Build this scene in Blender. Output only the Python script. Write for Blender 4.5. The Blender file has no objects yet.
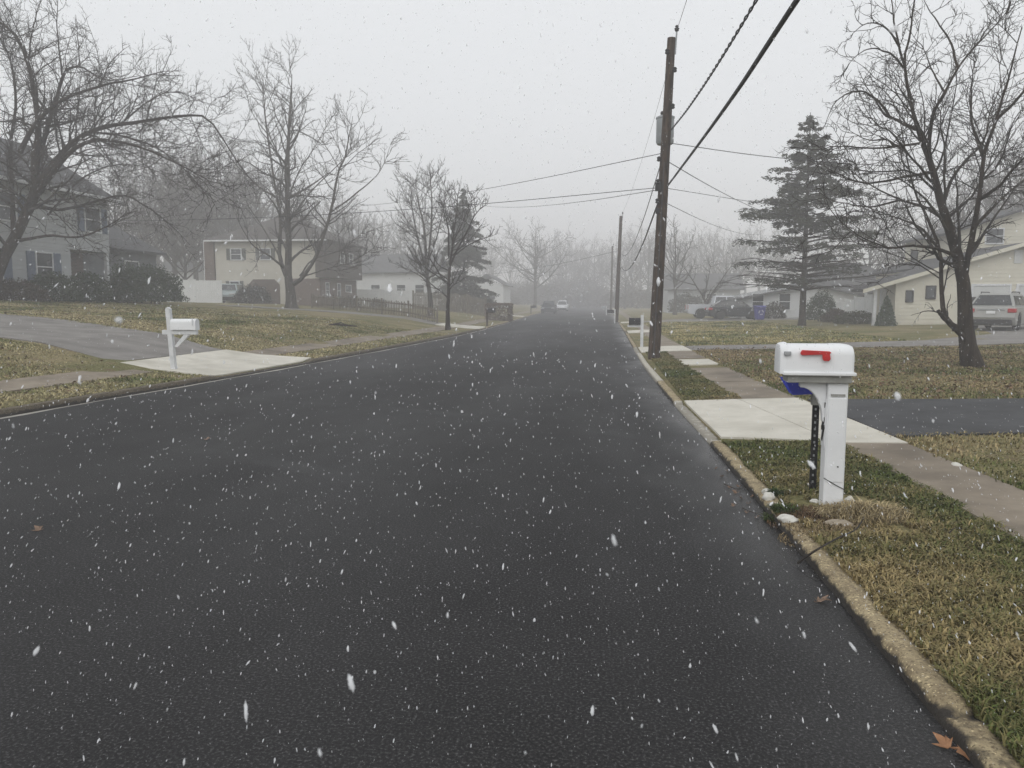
import bpy, bmesh, math, random
import numpy as np
from mathutils import Vector, Matrix

R = math.radians
scene = bpy.context.scene
COL = scene.collection
# ------------------------------------------------------------------ camera
EYE = 1.65; FPX = 770.0
PITCH = math.atan(83 / 770); YAW = math.atan(92 / 770 * math.cos(PITCH))
cd = bpy.data.cameras.new('camera'); cam = bpy.data.objects.new('camera', cd); COL.objects.link(cam)
cam.location = (0, 0, EYE); cam.rotation_euler = (R(90) - PITCH, 0, YAW)
cd.sensor_width = 36; cd.lens = FPX / 1024 * 36; cd.clip_start = .05; cd.clip_end = 2000
cd.dof.use_dof = True; cd.dof.focus_distance = 9; cd.dof.aperture_fstop = 10.8      # a phone's small aperture
scene.camera = cam
# ------------------------------------------------------------------ sky: overcast
w = bpy.data.worlds.new('World'); scene.world = w; w.use_nodes = True
nt = w.node_tree; nt.nodes.clear()
sky = nt.nodes.new('ShaderNodeTexSky'); sky.sky_type = 'NISHITA'; sky.sun_disc = False
sky.sun_elevation = R(40); sky.sun_rotation = R(200); sky.dust_density = 4
hs = nt.nodes.new('ShaderNodeHueSaturation'); hs.inputs['Saturation'].default_value = .08
mx = nt.nodes.new('ShaderNodeMix'); mx.data_type = 'RGBA'; mx.inputs[0].default_value = .93
mx.inputs[7].default_value = (7.75, 8.0, 8.25, 1)
bg = nt.nodes.new('ShaderNodeBackground'); bg.inputs['Strength'].default_value = .121
wo = nt.nodes.new('ShaderNodeOutputWorld')
nt.links.new(sky.outputs[0], hs.inputs['Color']); nt.links.new(hs.outputs[0], mx.inputs[6])
nt.links.new(mx.outputs[2], bg.inputs[0]); nt.links.new(bg.outputs[0], wo.inputs[0])
sd = bpy.data.lights.new('sun', 'SUN'); sd.energy = 1.1; sd.angle = R(60); sd.color = (1, .97, .93)
sun = bpy.data.objects.new('sun', sd); COL.objects.link(sun)
sun.rotation_euler = (R(50), 0, R(-20))      # veiled sun behind the camera, to the left
scene.view_settings.view_transform = 'Standard'; scene.view_settings.look = 'None'
scene.view_settings.gamma = 1; scene.view_settings.exposure = 0
scene.cycles.max_bounces = 6; scene.cycles.diffuse_bounces = 3; scene.cycles.volume_bounces = 2
scene.cycles.transparent_max_bounces = 8

# ------------------------------------------------------------------ projection maths used to survey the place
cF = np.array([-math.sin(YAW) * math.cos(PITCH), math.cos(YAW) * math.cos(PITCH), -math.sin(PITCH)])
cR = np.array([math.cos(YAW), math.sin(YAW), 0.])
cU = np.cross(cR, cF)
def at(px, py, Y):
    d = cF + (px - 512) / FPX * cR + (384 - py) / FPX * cU
    return np.array([0, 0, EYE]) + d * (Y / d[1])
def ax(px, Y):                                   # x of image column px at distance Y
    return float(at(px, 301, Y)[0])

# ------------------------------------------------------------------ terrain
RKY = [-60, 0, 3, 8.7, 12, 20, 40, 110, 500]; RKX = [1.5, 1.36, 1.33, 1.25, 1.13, 1.0, 1.08, 1.15, 1.2]
LKY = [-60, 0, 10, 14, 19, 27, 35, 42, 58, 91, 130, 500]
LKX = [-9.3, -9.0, -8.5, -8.1, -7.7, -7.25, -6.9, -6.85, -7.25, -8.4, -8.9, -9.0]
def smooth_tab(ys, xs):
    yy = np.linspace(-60, 500, 1121); v = np.interp(yy, ys, xs)
    k = np.hanning(13); k /= k.sum()
    return yy, np.convolve(np.pad(v, 6, mode='edge'), k, 'valid')
RT = smooth_tab(RKY, RKX); LT = smooth_tab(LKY, LKX)
def KR(y): return np.interp(y, *RT)
def KL(y): return np.interp(y, *LT)
R_DRIVES = [(8.9, 12.4), (24.0, 26.9), (38.5, 42), (56, 59)]     # dropped kerbs
L_DRIVES = [(15.2, 19.6), (42.5, 46.3), (76, 80)]
def drive_mask(y, drives, f=.45):
    m = np.zeros_like(np.asarray(y, float))
    for a, b in drives:
        m = np.maximum(m, np.clip((y - a) / f + .5, 0, 1) * np.clip((b - y) / f + .5, 0, 1))
    return m
def kerb_h(y, side):
    return .062 - .03 * drive_mask(y, R_DRIVES) if side > 0 else .108 - .066 * drive_mask(y, L_DRIVES)
def terr(x, y):
    x = np.asarray(x, float); y = np.asarray(y, float)
    dl = KL(y) - x; dr = x - KR(y)
    pl = np.interp(dl, [0, .15, .6, 1.6, 3, 4.6, 9, 19.5, 30, 60, 400], [.112, .112, .135, .19, .39, .72, 1.12, 1.75, 2.0, 2.3, 3.2])
    k = np.interp(y, [0, 30, 65, 110, 200], [1, 1, .75, .6, .5])
    zl = .112 + (pl - .112) * k
    zr = np.interp(dr, [0, .15, 1.2, 2, 6, 17, 25, 60, 400], [.066, .066, .10, .13, .2, .42, .6, .9, 2])
    zl = zl - .066 * drive_mask(y, L_DRIVES) * np.clip(1 - dl / 1.3, 0, 1)
    zr = zr - .03 * drive_mask(y, R_DRIVES) * np.clip(1 - dr / 1.1, 0, 1)
    return np.where(dl > 0, zl, np.where(dr > 0, zr, 0.))
def tz(x, y): return float(terr(x, y))

# ------------------------------------------------------------------ object helpers
def tag(o, label=None, cat=None, group=None, kind=None):
    for k, v in (('label', label), ('category', cat), ('group', group), ('kind', kind)):
        if v: o[k] = v
    return o
def empty(name, loc, rz=0, label=None, cat=None, group=None):
    o = bpy.data.objects.new(name, None); COL.objects.link(o); o.empty_display_size = .2
    o.location = loc; o.rotation_euler = (0, 0, rz)
    return tag(o, label, cat, group)
def link_mesh(name, me, mat, parent=None, loc=None, rz=0):
    o = bpy.data.objects.new(name, me); COL.objects.link(o)
    if mat is not None: me.materials.append(mat)
    if parent is not None: o.parent = parent
    if loc is not None: o.location = loc
    if rz: o.rotation_euler = (0, 0, rz)
    return o
def np_mesh(name, V, F, smooth=False):
    """V (n,3); F (m,k) array of one polygon size, or a list of such arrays."""
    me = bpy.data.meshes.new(name)
    V = np.asarray(V, np.float32)
    Fs = F if isinstance(F, list) and len(np.shape(F[0])) == 2 else [F]
    Fs = [np.asarray(f, np.int32) for f in Fs if len(f)]
    loops = np.concatenate([f.ravel() for f in Fs])
    tot = np.concatenate([np.full(len(f), f.shape[1], np.int32) for f in Fs])
    start = np.concatenate([[0], np.cumsum(tot)[:-1]]).astype(np.int32)
    me.vertices.add(len(V)); me.vertices.foreach_set('co', V.ravel())
    me.loops.add(len(loops)); me.loops.foreach_set('vertex_index', loops)
    me.polygons.add(len(tot)); me.polygons.foreach_set('loop_start', start)
    try: me.polygons.foreach_set('loop_total', tot)
    except Exception: pass
    if smooth: me.polygons.foreach_set('use_smooth', np.ones(len(tot), bool))
    me.update(calc_edges=True)
    return me
class MB:
    def __init__(s): s.v = []; s.f = []
    def add(s, vs, fs):
        n = len(s.v); s.v += [tuple(map(float, p)) for p in vs]; s.f += [tuple(i + n for i in f) for f in fs]; return s
    def box(s, x0, x1, y0, y1, z0, z1):
        return s.add([(x0, y0, z0), (x1, y0, z0), (x1, y1, z0), (x0, y1, z0), (x0, y0, z1), (x1, y0, z1), (x1, y1, z1), (x0, y1, z1)],
                     [(0, 3, 2, 1), (4, 5, 6, 7), (0, 1, 5, 4), (1, 2, 6, 5), (2, 3, 7, 6), (3, 0, 4, 7)])
    def obox(s, c, ax_, hs):                          # oriented box
        c = Vector(c); a = [Vector(q).normalized() * h for q, h in zip(ax_, hs)]
        vs = [c + sx * a[0] + sy * a[1] + sz * a[2] for sz in (-1, 1) for sx, sy in ((-1, -1), (1, -1), (1, 1), (-1, 1))]
        return s.add(vs, [(0, 3, 2, 1), (4, 5, 6, 7), (0, 1, 5, 4), (1, 2, 6, 5), (2, 3, 7, 6), (3, 0, 4, 7)])
    def prism(s, poly, fn, a, b):                      # poly of (u,v); fn(u,v,t) -> point
        n = len(poly)
        vs = [fn(u, v, a) for u, v in poly] + [fn(u, v, b) for u, v in poly]
        return s.add(vs, [tuple(range(n - 1, -1, -1)), tuple(range(n, 2 * n))] + [(i, (i + 1) % n, n + (i + 1) % n, n + i) for i in range(n)])
    def tube(s, pts, rad, n=8, cap=True):
        pts = [Vector(p) for p in pts]; k = len(pts)
        if not hasattr(rad, '__len__'): rad = [rad] * k
        up = None; vs = []
        for i in range(k):
            t = (pts[min(i + 1, k - 1)] - pts[max(i - 1, 0)]).normalized()
            if up is None:
                up = t.orthogonal().normalized()
            up = (up - t * up.dot(t)).normalized(); q = t.cross(up)
            for j in range(n):
                a = 2 * math.pi * j / n
                vs.append(pts[i] + (up * math.cos(a) + q * math.sin(a)) * rad[i])
        fs = [(i * n + j, i * n + (j + 1) % n, (i + 1) * n + (j + 1) % n, (i + 1) * n + j) for i in range(k - 1) for j in range(n)]
        if cap: fs += [tuple(range(n - 1, -1, -1)), tuple((k - 1) * n + j for j in range(n))]
        return s.add(vs, fs)
    def lathe(s, prof, n=16, c=(0, 0, 0), axis='z'):
        vs = []
        for r, h in prof:
            for j in range(n):
                a = 2 * math.pi * j / n; p = (r * math.cos(a), r * math.sin(a), h)
                if axis == 'y': p = (p[0], p[2], p[1])
                if axis == 'x': p = (p[2], p[0], p[1])
                vs.append((p[0] + c[0], p[1] + c[1], p[2] + c[2]))
        k = len(prof)
        fs = [(i * n + j, i * n + (j + 1) % n, (i + 1) * n + (j + 1) % n, (i + 1) * n + j) for i in range(k - 1) for j in range(n)]
        fs += [tuple(range(n - 1, -1, -1)), tuple((k - 1) * n + j for j in range(n))]
        return s.add(vs, fs)
    def build(s, name, mat, parent=None, loc=None, rz=0, smooth=False, bevel=0, seg=2, angle=30):
        me = bpy.data.meshes.new(name); me.from_pydata(s.v, [], s.f)
        bm = bmesh.new(); bm.from_mesh(me)
        bmesh.ops.recalc_face_normals(bm, faces=bm.faces)
        if bevel:
            ed = [e for e in bm.edges if len(e.link_faces) == 2 and e.calc_face_angle(0) > R(angle)]
            bmesh.ops.bevel(bm, geom=ed, offset=bevel, segments=seg, affect='EDGES', profile=.5, clamp_overlap=True)
        if smooth:
            for f in bm.faces: f.smooth = True
            for e in bm.edges:
                if len(e.link_faces) == 2 and e.calc_face_angle(0) > R(38): e.smooth = False
        bm.to_mesh(me); bm.free()
        return link_mesh(name, me, mat, parent, loc, rz)
def copy_tree(o, parent=None):
    c = o.copy(); COL.objects.link(c)
    if parent is not None: c.parent = parent
    for ch in list(o.children): copy_tree(ch, c)
    return c
def vnoise(x, y, s, seed):
    """smooth 2-D value noise in 0..1"""
    rs = np.random.RandomState(seed); T = rs.rand(64, 64)
    x = np.asarray(x) / s; y = np.asarray(y) / s
    xi = np.floor(x).astype(int); yi = np.floor(y).astype(int); fx = x - xi; fy = y - yi
    fx = fx * fx * (3 - 2 * fx); fy = fy * fy * (3 - 2 * fy)
    g = lambda i, j: T[i % 64, j % 64]
    return (g(xi, yi) * (1 - fx) + g(xi + 1, yi) * fx) * (1 - fy) + (g(xi, yi + 1) * (1 - fx) + g(xi + 1, yi + 1) * fx) * fy

# ------------------------------------------------------------------ materials
def new_mat(name):
    m = bpy.data.materials.new(name); m.use_nodes = True
    n = m.node_tree.nodes; return m, n, m.node_tree.links, n['Principled BSDF']
def noise(n, l, scale, detail=4, coord='Object', stretch=None, rough=.55):
    tc = n.new('ShaderNodeTexCoord'); t = n.new('ShaderNodeTexNoise')
    t.inputs['Scale'].default_value = scale; t.inputs['Detail'].default_value = detail; t.inputs['Roughness'].default_value = rough
    if stretch:
        mp = n.new('ShaderNodeMapping'); mp.inputs['Scale'].default_value = stretch
        l.new(tc.outputs[coord], mp.inputs[0]); l.new(mp.outputs[0], t.inputs[0])
    else: l.new(tc.outputs[coord], t.inputs[0])
    return t.outputs[0]
def ramp(n, l, src, stops):
    r = n.new('ShaderNodeValToRGB'); e = r.color_ramp.elements
    while len(e) < len(stops): e.new(.5)
    for i, (p, c) in enumerate(stops):
        e[i].position = p; e[i].color = (*c, 1) if len(c) == 3 else c
    l.new(src, r.inputs[0]); return r.outputs[0]
def mixc(n, l, fac, a, b, mode='MIX'):
    m = n.new('ShaderNodeMix'); m.data_type = 'RGBA'; m.blend_type = mode
    if isinstance(fac, (int, float)): m.inputs[0].default_value = fac
    else: l.new(fac, m.inputs[0])
    for i, c in ((6, a), (7, b)):
        if isinstance(c, tuple): m.inputs[i].default_value = (*c, 1)
        else: l.new(c, m.inputs[i])
    return m.outputs[2]
def bump(n, l, b, src, strength=.3, dist=.02):
    bp = n.new('ShaderNodeBump'); bp.inputs['Strength'].default_value = strength; bp.inputs['Distance'].default_value = dist
    l.new(src, bp.inputs['Height']); l.new(bp.outputs[0], b.inputs['Normal'])
def simple(name, c1, c2=None, rough=.7, scale=6, bmp=0, bscale=40, metal=0, stretch=None, spec=.4, coord='Object', bdist=.01):
    m, n, l, b = new_mat(name)
    c2 = c2 or tuple(x * .78 for x in c1)
    l.new(ramp(n, l, noise(n, l, scale, 5, coord, stretch), [(.32, c2), (.68, c1)]), b.inputs['Base Color'])
    b.inputs['Roughness'].default_value = rough; b.inputs['Metallic'].default_value = metal
    b.inputs['Specular IOR Level'].default_value = spec
    if bmp: bump(n, l, b, noise(n, l, bscale, 4, coord, stretch), bmp, bdist)
    return m
def attr_mat(name, rough=.8, trans=0):
    m, n, l, b = new_mat(name)
    a = n.new('ShaderNodeAttribute'); a.attribute_name = 'tint'
    l.new(a.outputs['Color'], b.inputs['Base Color']); b.inputs['Roughness'].default_value = rough
    b.inputs['Specular IOR Level'].default_value = .2
    return m
def set_tint(me, C):
    a = me.color_attributes.new('tint', 'FLOAT_COLOR', 'POINT')
    C = np.concatenate([C, np.ones((len(C), 1))], 1).astype(np.float32); a.data.foreach_set('color', C.ravel())

def asphalt_mat():
    m, n, l, b = new_mat('asphalt')
    fine = noise(n, l, 75, 4, rough=.7); mid = noise(n, l, 1.1, 5); big = noise(n, l, .35, 4, stretch=(1, .25, 1))
    c = ramp(n, l, fine, [(.36, (.004, .0039, .004)), (.49, (.0145, .014, .0142)), (.57, (.041, .0395, .040)), (.66, (.15, .146, .147))])
    c = mixc(n, l, .35, c, ramp(n, l, mid, [(.36, (.010, .0099, .0104)), (.66, (.026, .0255, .0265))]))
    # faint tyre scuffs: long arcs of paler dust
    tc = n.new('ShaderNodeTexCoord'); mp = n.new('ShaderNodeMapping')
    mp.inputs['Location'].default_value = (9.5, 4.0, 0); l.new(tc.outputs['Object'], mp.inputs[0])
    wv = n.new('ShaderNodeTexWave'); wv.wave_type = 'RINGS'; wv.rings_direction = 'Z'
    wv.inputs['Scale'].default_value = .085; wv.inputs['Distortion'].default_value = .6; wv.inputs['Detail Scale'].default_value = .3
    l.new(mp.outputs[0], wv.inputs[0])
    sc = ramp(n, l, wv.outputs['Fac'], [(.975, (0, 0, 0)), (.995, (.22, .22, .22))])
    brk = ramp(n, l, noise(n, l, .5, 3), [(.45, (0, 0, 0)), (.65, (1, 1, 1))])
    f = mixc(n, l, 1.0, sc, brk, 'MULTIPLY')
    c = mixc(n, l, f, c, (.075, .075, .077))
    l.new(c, b.inputs['Base Color'])
    wet = ramp(n, l, big, [(.40, (.82, .82, .82)), (.66, (.60, .60, .60))])
    # meltwater standing along the right-hand gutter
    sx = n.new('ShaderNodeSeparateXYZ'); l.new(tc.outputs['Object'], sx.inputs[0])
    ad = n.new('ShaderNodeMath'); ad.operation = 'MULTIPLY_ADD'; l.new(noise(n, l, .8, 3, stretch=(1, .5, 1)), ad.inputs[0]); ad.inputs[1].default_value = 1.3; l.new(sx.outputs[0], ad.inputs[2])
    gut = ramp(n, l, ad.outputs[0], [(0, (0, 0, 0)), (1, (1, 1, 1))])
    mr = n.new('ShaderNodeMapRange'); mr.inputs[1].default_value = 1.15; mr.inputs[2].default_value = 1.95; l.new(ad.outputs[0], mr.inputs[0])
    rr = mixc(n, l, mr.outputs[0], wet, (.2, .2, .2))
    l.new(rr, b.inputs['Roughness']); b.inputs['Specular IOR Level'].default_value = .2
    bump(n, l, b, fine, .5, .008)
    return m
def ground_mat():
    m, n, l, b = new_mat('lawn_ground')
    f = noise(n, l, 28, 6); p = noise(n, l, .55, 5); q = noise(n, l, 3.2, 5)
    straw = ramp(n, l, f, [(.3, (.12, .10, .05)), (.5, (.24, .20, .105)), (.72, (.36, .30, .175))])
    green = ramp(n, l, f, [(.3, (.06, .066, .024)), (.5, (.13, .13, .05)), (.72, (.22, .205, .09))])
    brown = ramp(n, l, f, [(.3, (.075, .055, .036)), (.5, (.165, .12, .075)), (.72, (.28, .21, .14))])
    c = mixc(n, l, ramp(n, l, p, [(.40, (0, 0, 0)), (.62, (1, 1, 1))]), green, straw)
    c = mixc(n, l, ramp(n, l, q, [(.52, (0, 0, 0)), (.70, (.85, .85, .85))]), c, brown)
    tc = n.new('ShaderNodeTexCoord'); sx = n.new('ShaderNodeSeparateXYZ'); l.new(tc.outputs['Object'], sx.inputs[0])
    l.new(c, b.inputs['Base Color']); b.inputs['Roughness'].default_value = .95; b.inputs['Specular IOR Level'].default_value = .1
    bump(n, l, b, f, .9, .04)
    return m
def concrete_mat(name, a, c2, stain, rough=.85):
    m, n, l, b = new_mat(name)
    c = ramp(n, l, noise(n, l, 2.2, 7, rough=.65), [(.3, c2), (.7, a)])
    c = mixc(n, l, ramp(n, l, noise(n, l, 160, 2), [(.62, (0, 0, 0)), (.75, (.5, .5, .5))]), c, stain)
    c = mixc(n, l, ramp(n, l, noise(n, l, .9, 5), [(.5, (0, 0, 0)), (.68, (.7, .7, .7))]), c, stain)
    l.new(c, b.inputs['Base Color']); b.inputs['Roughness'].default_value = rough
    bump(n, l, b, noise(n, l, 70, 5), .35, .006)
    return m
def kerb_mat(name, a, c2):
    m, n, l, b = new_mat(name)
    c = ramp(n, l, noise(n, l, 9, 8, rough=.7), [(.3, c2), (.68, a)])
    c = mixc(n, l, ramp(n, l, noise(n, l, 75, 3), [(.35, (1, 1, 1)), (.47, (0, 0, 0))]), c, tuple(x * .8 for x in c2))
    c = mixc(n, l, ramp(n, l, noise(n, l, 60, 2, stretch=(1, 1, 1.3)), [(.62, (0, 0, 0)), (.68, (1, 1, 1))]), c, tuple(min(1, x * 1.55) for x in a))
    # road grime holds to the foot of the face
    tc = n.new('ShaderNodeTexCoord'); sx = n.new('ShaderNodeSeparateXYZ'); l.new(tc.outputs['Object'], sx.inputs[0])
    ad = n.new('ShaderNodeMath'); ad.operation = 'MULTIPLY_ADD'; l.new(noise(n, l, 12, 5), ad.inputs[0]); ad.inputs[1].default_value = .09; l.new(sx.outputs[2], ad.inputs[2])
    mr = n.new('ShaderNodeMapRange'); mr.inputs[1].default_value = .082; mr.inputs[2].default_value = .102; l.new(ad.outputs[0], mr.inputs[0])
    c = mixc(n, l, mr.outputs[0], (.028, .023, .018) if 'new' not in name else (.26, .24, .2), c)
    l.new(c, b.inputs['Base Color']); b.inputs['Roughness'].default_value = .9
    bump(n, l, b, noise(n, l, 60, 5), .9, .012)
    return m
def brick_mat(name, c1, c2, mortar):
    m, n, l, b = new_mat(name)
    tc = n.new('ShaderNodeTexCoord'); sx = n.new('ShaderNodeSeparateXYZ'); l.new(tc.outputs['Object'], sx.inputs[0])
    ad = n.new('ShaderNodeMath'); ad.operation = 'ADD'; l.new(sx.outputs[0], ad.inputs[0]); l.new(sx.outputs[1], ad.inputs[1])
    cx = n.new('ShaderNodeCombineXYZ'); l.new(ad.outputs[0], cx.inputs[0]); l.new(sx.outputs[2], cx.inputs[1])
    br = n.new('ShaderNodeTexBrick'); l.new(cx.outputs[0], br.inputs[0])
    br.inputs['Color1'].default_value = (*c1, 1); br.inputs['Color2'].default_value = (*c2, 1); br.inputs['Mortar'].default_value = (*mortar, 1)
    br.inputs['Scale'].default_value = 1; br.inputs['Brick Width'].default_value = .21; br.inputs['Row Height'].default_value = .075; br.inputs['Mortar Size'].default_value = .008
    l.new(br.outputs['Color'], b.inputs['Base Color']); b.inputs['Roughness'].default_value = .9
    bump(n, l, b, br.outputs['Fac'], -.3, .01)
    return m
def shingle_mat(name, c1, c2):
    m, n, l, b = new_mat(name)
    v = n.new('ShaderNodeTexVoronoi'); tc = n.new('ShaderNodeTexCoord'); mp = n.new('ShaderNodeMapping'); mp.inputs['Scale'].default_value = (3, 3, 9)
    l.new(tc.outputs['Object'], mp.inputs[0]); l.new(mp.outputs[0], v.inputs[0]); v.inputs['Scale'].default_value = 1
    c = mixc(n, l, .5, ramp(n, l, v.outputs['Distance'], [(.1, c2), (.7, c1)]), ramp(n, l, noise(n, l, .8, 5), [(.3, c2), (.7, c1)]))
    l.new(c, b.inputs['Base Color']); b.inputs['Roughness'].default_value = .9
    return m
def bark_mat(name, c1, c2, sc=9):
    m, n, l, b = new_mat(name)
    f = noise(n, l, sc, 6, stretch=(1, 1, .22))
    l.new(ramp(n, l, f, [(.33, c2), (.68, c1)]), b.inputs['Base Color']); b.inputs['Roughness'].default_value = .92
    b.inputs['Specular IOR Level'].default_value = .2
    bump(n, l, b, f, .8, .04)
    return m
def glass_mat(name, c=(.02, .024, .028), rough=.08):
    m, n, l, b = new_mat(name)
    l.new(ramp(n, l, noise(n, l, 1.4, 2), [(.35, c), (.7, tuple(x * 2.2 for x in c))]), b.inputs['Base Color'])
    b.inputs['Roughness'].default_value = rough; b.inputs['Specular IOR Level'].default_value = .6
    return m
M = dict(
    asphalt=asphalt_mat(), ground=ground_mat(),
    old_asphalt=simple('worn_asphalt', (.24, .225, .21), (.15, .14, .13), .95, 1.5, .5, 60),
    dark_asphalt=simple('dark_asphalt', (.055, .056, .06), (.03, .031, .034), .8, 2.5, .5, 80),
    new_concrete=concrete_mat('new_concrete', (.62, .59, .52), (.48, .455, .39), (.40, .375, .315)),
    old_concrete=concrete_mat('old_concrete', (.27, .225, .17), (.155, .125, .092), (.10, .08, .058)),
    kerb=kerb_mat('kerb_concrete', (.44, .36, .215), (.16, .12, .07)), kerb_dirty=kerb_mat('dirty_kerb', (.16, .13, .085), (.05, .04, .027)), kerb_pale=concrete_mat('gutter_concrete', (.42, .40, .36), (.28, .26, .23), (.2, .18, .15)), kerb_new=kerb_mat('new_kerb', (.52, .49, .42), (.36, .33, .27)),
    white_plastic=simple('white_plastic', (.78, .79, .80), (.71, .72, .73), .42, 3),
    white_paint=simple('white_paint', (.70, .71, .72), (.52, .53, .54), .6, 5, .2, 30),
    grey_board=simple('grey_board', (.33, .33, .31), (.24, .24, .22), .8, 12),
    red=simple('red_plastic', (.55, .03, .03), (.42, .02, .02), .5, 20),
    blue=simple('blue_plastic', (.02, .035, .36), (.014, .022, .26), .4, 8),
    bin_blue=simple('bin_plastic', (.05, .05, .30), (.035, .035, .20), .5, 5),
    pale_mark=simple('pale_print', (.55, .55, .65), None, .6),
    black=simple('black_paint', (.014, .014, .015), (.008, .008, .008), .6, 20, .2),
    rubber=simple('rubber', (.018, .018, .018), None, .9, 10),
    metal=simple('grey_metal', (.42, .43, .44), (.3, .31, .32), .45, 6, 0, metal=.6),
    galvanised=simple('galvanised', (.36, .38, .40), (.28, .30, .31), .55, 4, metal=.2),
    pole=bark_mat('weathered_pole', (.095, .068, .05), (.024, .018, .014), 14),
    bark_dark=bark_mat('dark_bark', (.052, .040, .032), (.013, .010, .008)),
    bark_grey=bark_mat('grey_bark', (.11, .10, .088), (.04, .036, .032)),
    bark_pale=bark_mat('pale_bark', (.22, .20, .165), (.10, .09, .07)),
    twig=simple('twig_bark', (.045, .037, .031), (.02, .017, .015), .9, 3),
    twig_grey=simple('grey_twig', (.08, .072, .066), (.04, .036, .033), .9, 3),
    siding_grey=simple('grey_siding', (.43, .445, .45), (.37, .385, .39), .6, 1.5),
    siding_dim=simple('slate_siding', (.15, .16, .17), (.11, .12, .13), .7, 1.5),
    siding_cream=simple('cream_siding', (.50, .475, .41), (.44, .42, .36), .6, 1.2),
    siding_yellow=simple('pale_yellow_siding', (.62, .59, .49), (.55, .525, .435), .55, 1.2),
    siding_white=simple('white_siding', (.62, .63, .63), (.55, .56, .56), .6, 1.2),
    siding_brown=simple('brown_panelling', (.07, .055, .045), (.045, .035, .03), .7, 2, stretch=(8, 8, .5)),
    shutter=simple('blue_grey_shutter', (.13, .16, .22), (.10, .13, .18), .6, 4),
    shutter_dark=simple('dark_shutter', (.10, .105, .095), (.07, .075, .065), .6, 4),
    brick=brick_mat('brown_brick', (.125, .078, .06), (.085, .058, .047), (.2, .18, .16)),
    garage_dark=simple('brown_garage_door', (.10, .072, .055), (.07, .05, .04), .6, 3),
    garage_white=simple('white_garage_door', (.56, .57, .56), (.50, .51, .50), .5, 2),
    roof=shingle_mat('dark_shingle', (.075, .075, .078), (.035, .035, .037)),
    roof_brown=shingle_mat('brown_shingle', (.085, .075, .068), (.04, .036, .034)),
    roof_grey=shingle_mat('grey_shingle', (.12, .12, .123), (.065, .065, .068)),
    glass=glass_mat('window_glass'), car_glass=glass_mat('car_glass', (.012, .014, .016), .05),
    silver=simple('silver_paint', (.33, .33, .315), (.29, .29, .275), .32, 2, metal=.35),
    pickup_paint=simple('pale_silver_paint', (.55, .57, .60), (.50, .52, .55), .3, 2, metal=.2),
    dark_paint=simple('dark_paint', (.022, .025, .032), (.016, .018, .022), .25, 2),
    white_car=simple('white_car_paint', (.72, .73, .75), None, .3, 2),
    teal_car=simple('pale_teal_paint', (.38, .44, .44), None, .35, 2),
    dark_trim=simple('dark_trim', (.025, .025, .026), None, .7, 8),
    tail=simple('red_lens', (.42, .015, .02), None, .2, 8),
    lamp=simple('clear_lens', (.6, .6, .6), None, .15, 8),
    fence_wood=simple('weathered_fence', (.20, .175, .14), (.10, .088, .07), .95, 4, .3, 20, stretch=(3, 3, .4)),
    vinyl=simple('white_vinyl', (.70, .71, .71), (.62, .63, .63), .5, 1.5),
    stone=simple('white_stone', (.72, .71, .66), (.50, .48, .43), .85, 9, .4, 30),
    tan_stone=simple('tan_stone', (.40, .34, .26), (.25, .21, .16), .9, 9, .4, 30),
    leaf_orange=simple('dead_leaf_orange', (.33, .17, .085), (.2, .10, .05), .75, 30),
    leaf_brown=simple('dead_leaf_brown', (.22, .145, .10), (.12, .08, .055), .8, 30),
    wire=simple('black_cable', (.018, .018, .02), None, .6, 8),
    wire_grey=simple('grey_cable', (.07, .07, .075), None, .6, 8),
    tint=attr_mat('blade', .8), foliage=attr_mat('evergreen_leaf', .55),
)
m_, n_, l_, b_ = new_mat('snow'); b_.inputs['Base Color'].default_value = (.92, .93, .95, 1); b_.inputs['Roughness'].default_value = .9
b_.inputs['Specular IOR Level'].default_value = .1; M['snow'] = m_
tr_ = n_.new('ShaderNodeBsdfTransparent'); ms_ = n_.new('ShaderNodeMixShader'); ms_.inputs[0].default_value = .5      # lacy flakes let half the light through
l_.new(tr_.outputs[0], ms_.inputs[1]); l_.new(b_.outputs[0], ms_.inputs[2]); l_.new(ms_.outputs[0], n_['Material Output'].inputs['Surface'])
hz, n_, l_, b_ = new_mat('haze_air'); n_.remove(b_)
pv = n_.new('ShaderNodeVolumePrincipled'); pv.inputs['Color'].default_value = (.995, .985, 1, 1)
pv.inputs['Density'].default_value = .0052; pv.inputs['Anisotropy'].default_value = 0
l_.new(pv.outputs[0], n_['Material Output'].inputs['Volume'])
# ================================================================== THE SETTING
YS = np.concatenate([np.arange(-30, 70, .4), np.arange(70, 120, 2), np.arange(120, 641, 10)])
DC = np.array([240, 190, 140, 100, 75, 60, 50, 42, 36, 31, 27, 24, 21.5, 19.5, 17.5, 15.5, 13.5, 12, 10.5, 9, 7.8, 6.8, 6, 5.2, 4.6, 4, 3.5, 3, 2.5, 2, 1.6, 1.3, 1, .75, .5, .3, .145])
def build_ground():
    rows = []
    for y in YS:
        l = KL(y) - DC; r = KR(y) + DC[::-1]
        xs = np.concatenate([l, [KL(y) - .13], [KR(y) + .13], r]); z = terr(xs, np.full(len(xs), y))
        z[len(DC):len(DC) + 2] = -.09
        z = z + (vnoise(xs, np.full(len(xs), y), 1.3, 3) - .5) * .05 * np.clip(np.minimum(abs(xs - KL(y)), abs(xs - KR(y))) - .9, 0, 1)
        rows.append(np.stack([xs, np.full(len(xs), y), z], 1))
    n = len(rows[0]); V = np.concatenate(rows)
    i, j = np.meshgrid(np.arange(len(YS) - 1), np.arange(n - 1), indexing='ij'); a = (i * n + j).ravel()
    return np_mesh('ground', V, np.stack([a, a + 1, a + n + 1, a + n], 1), True)
tag(link_mesh('ground', build_ground(), M['ground']), kind='structure')
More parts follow.
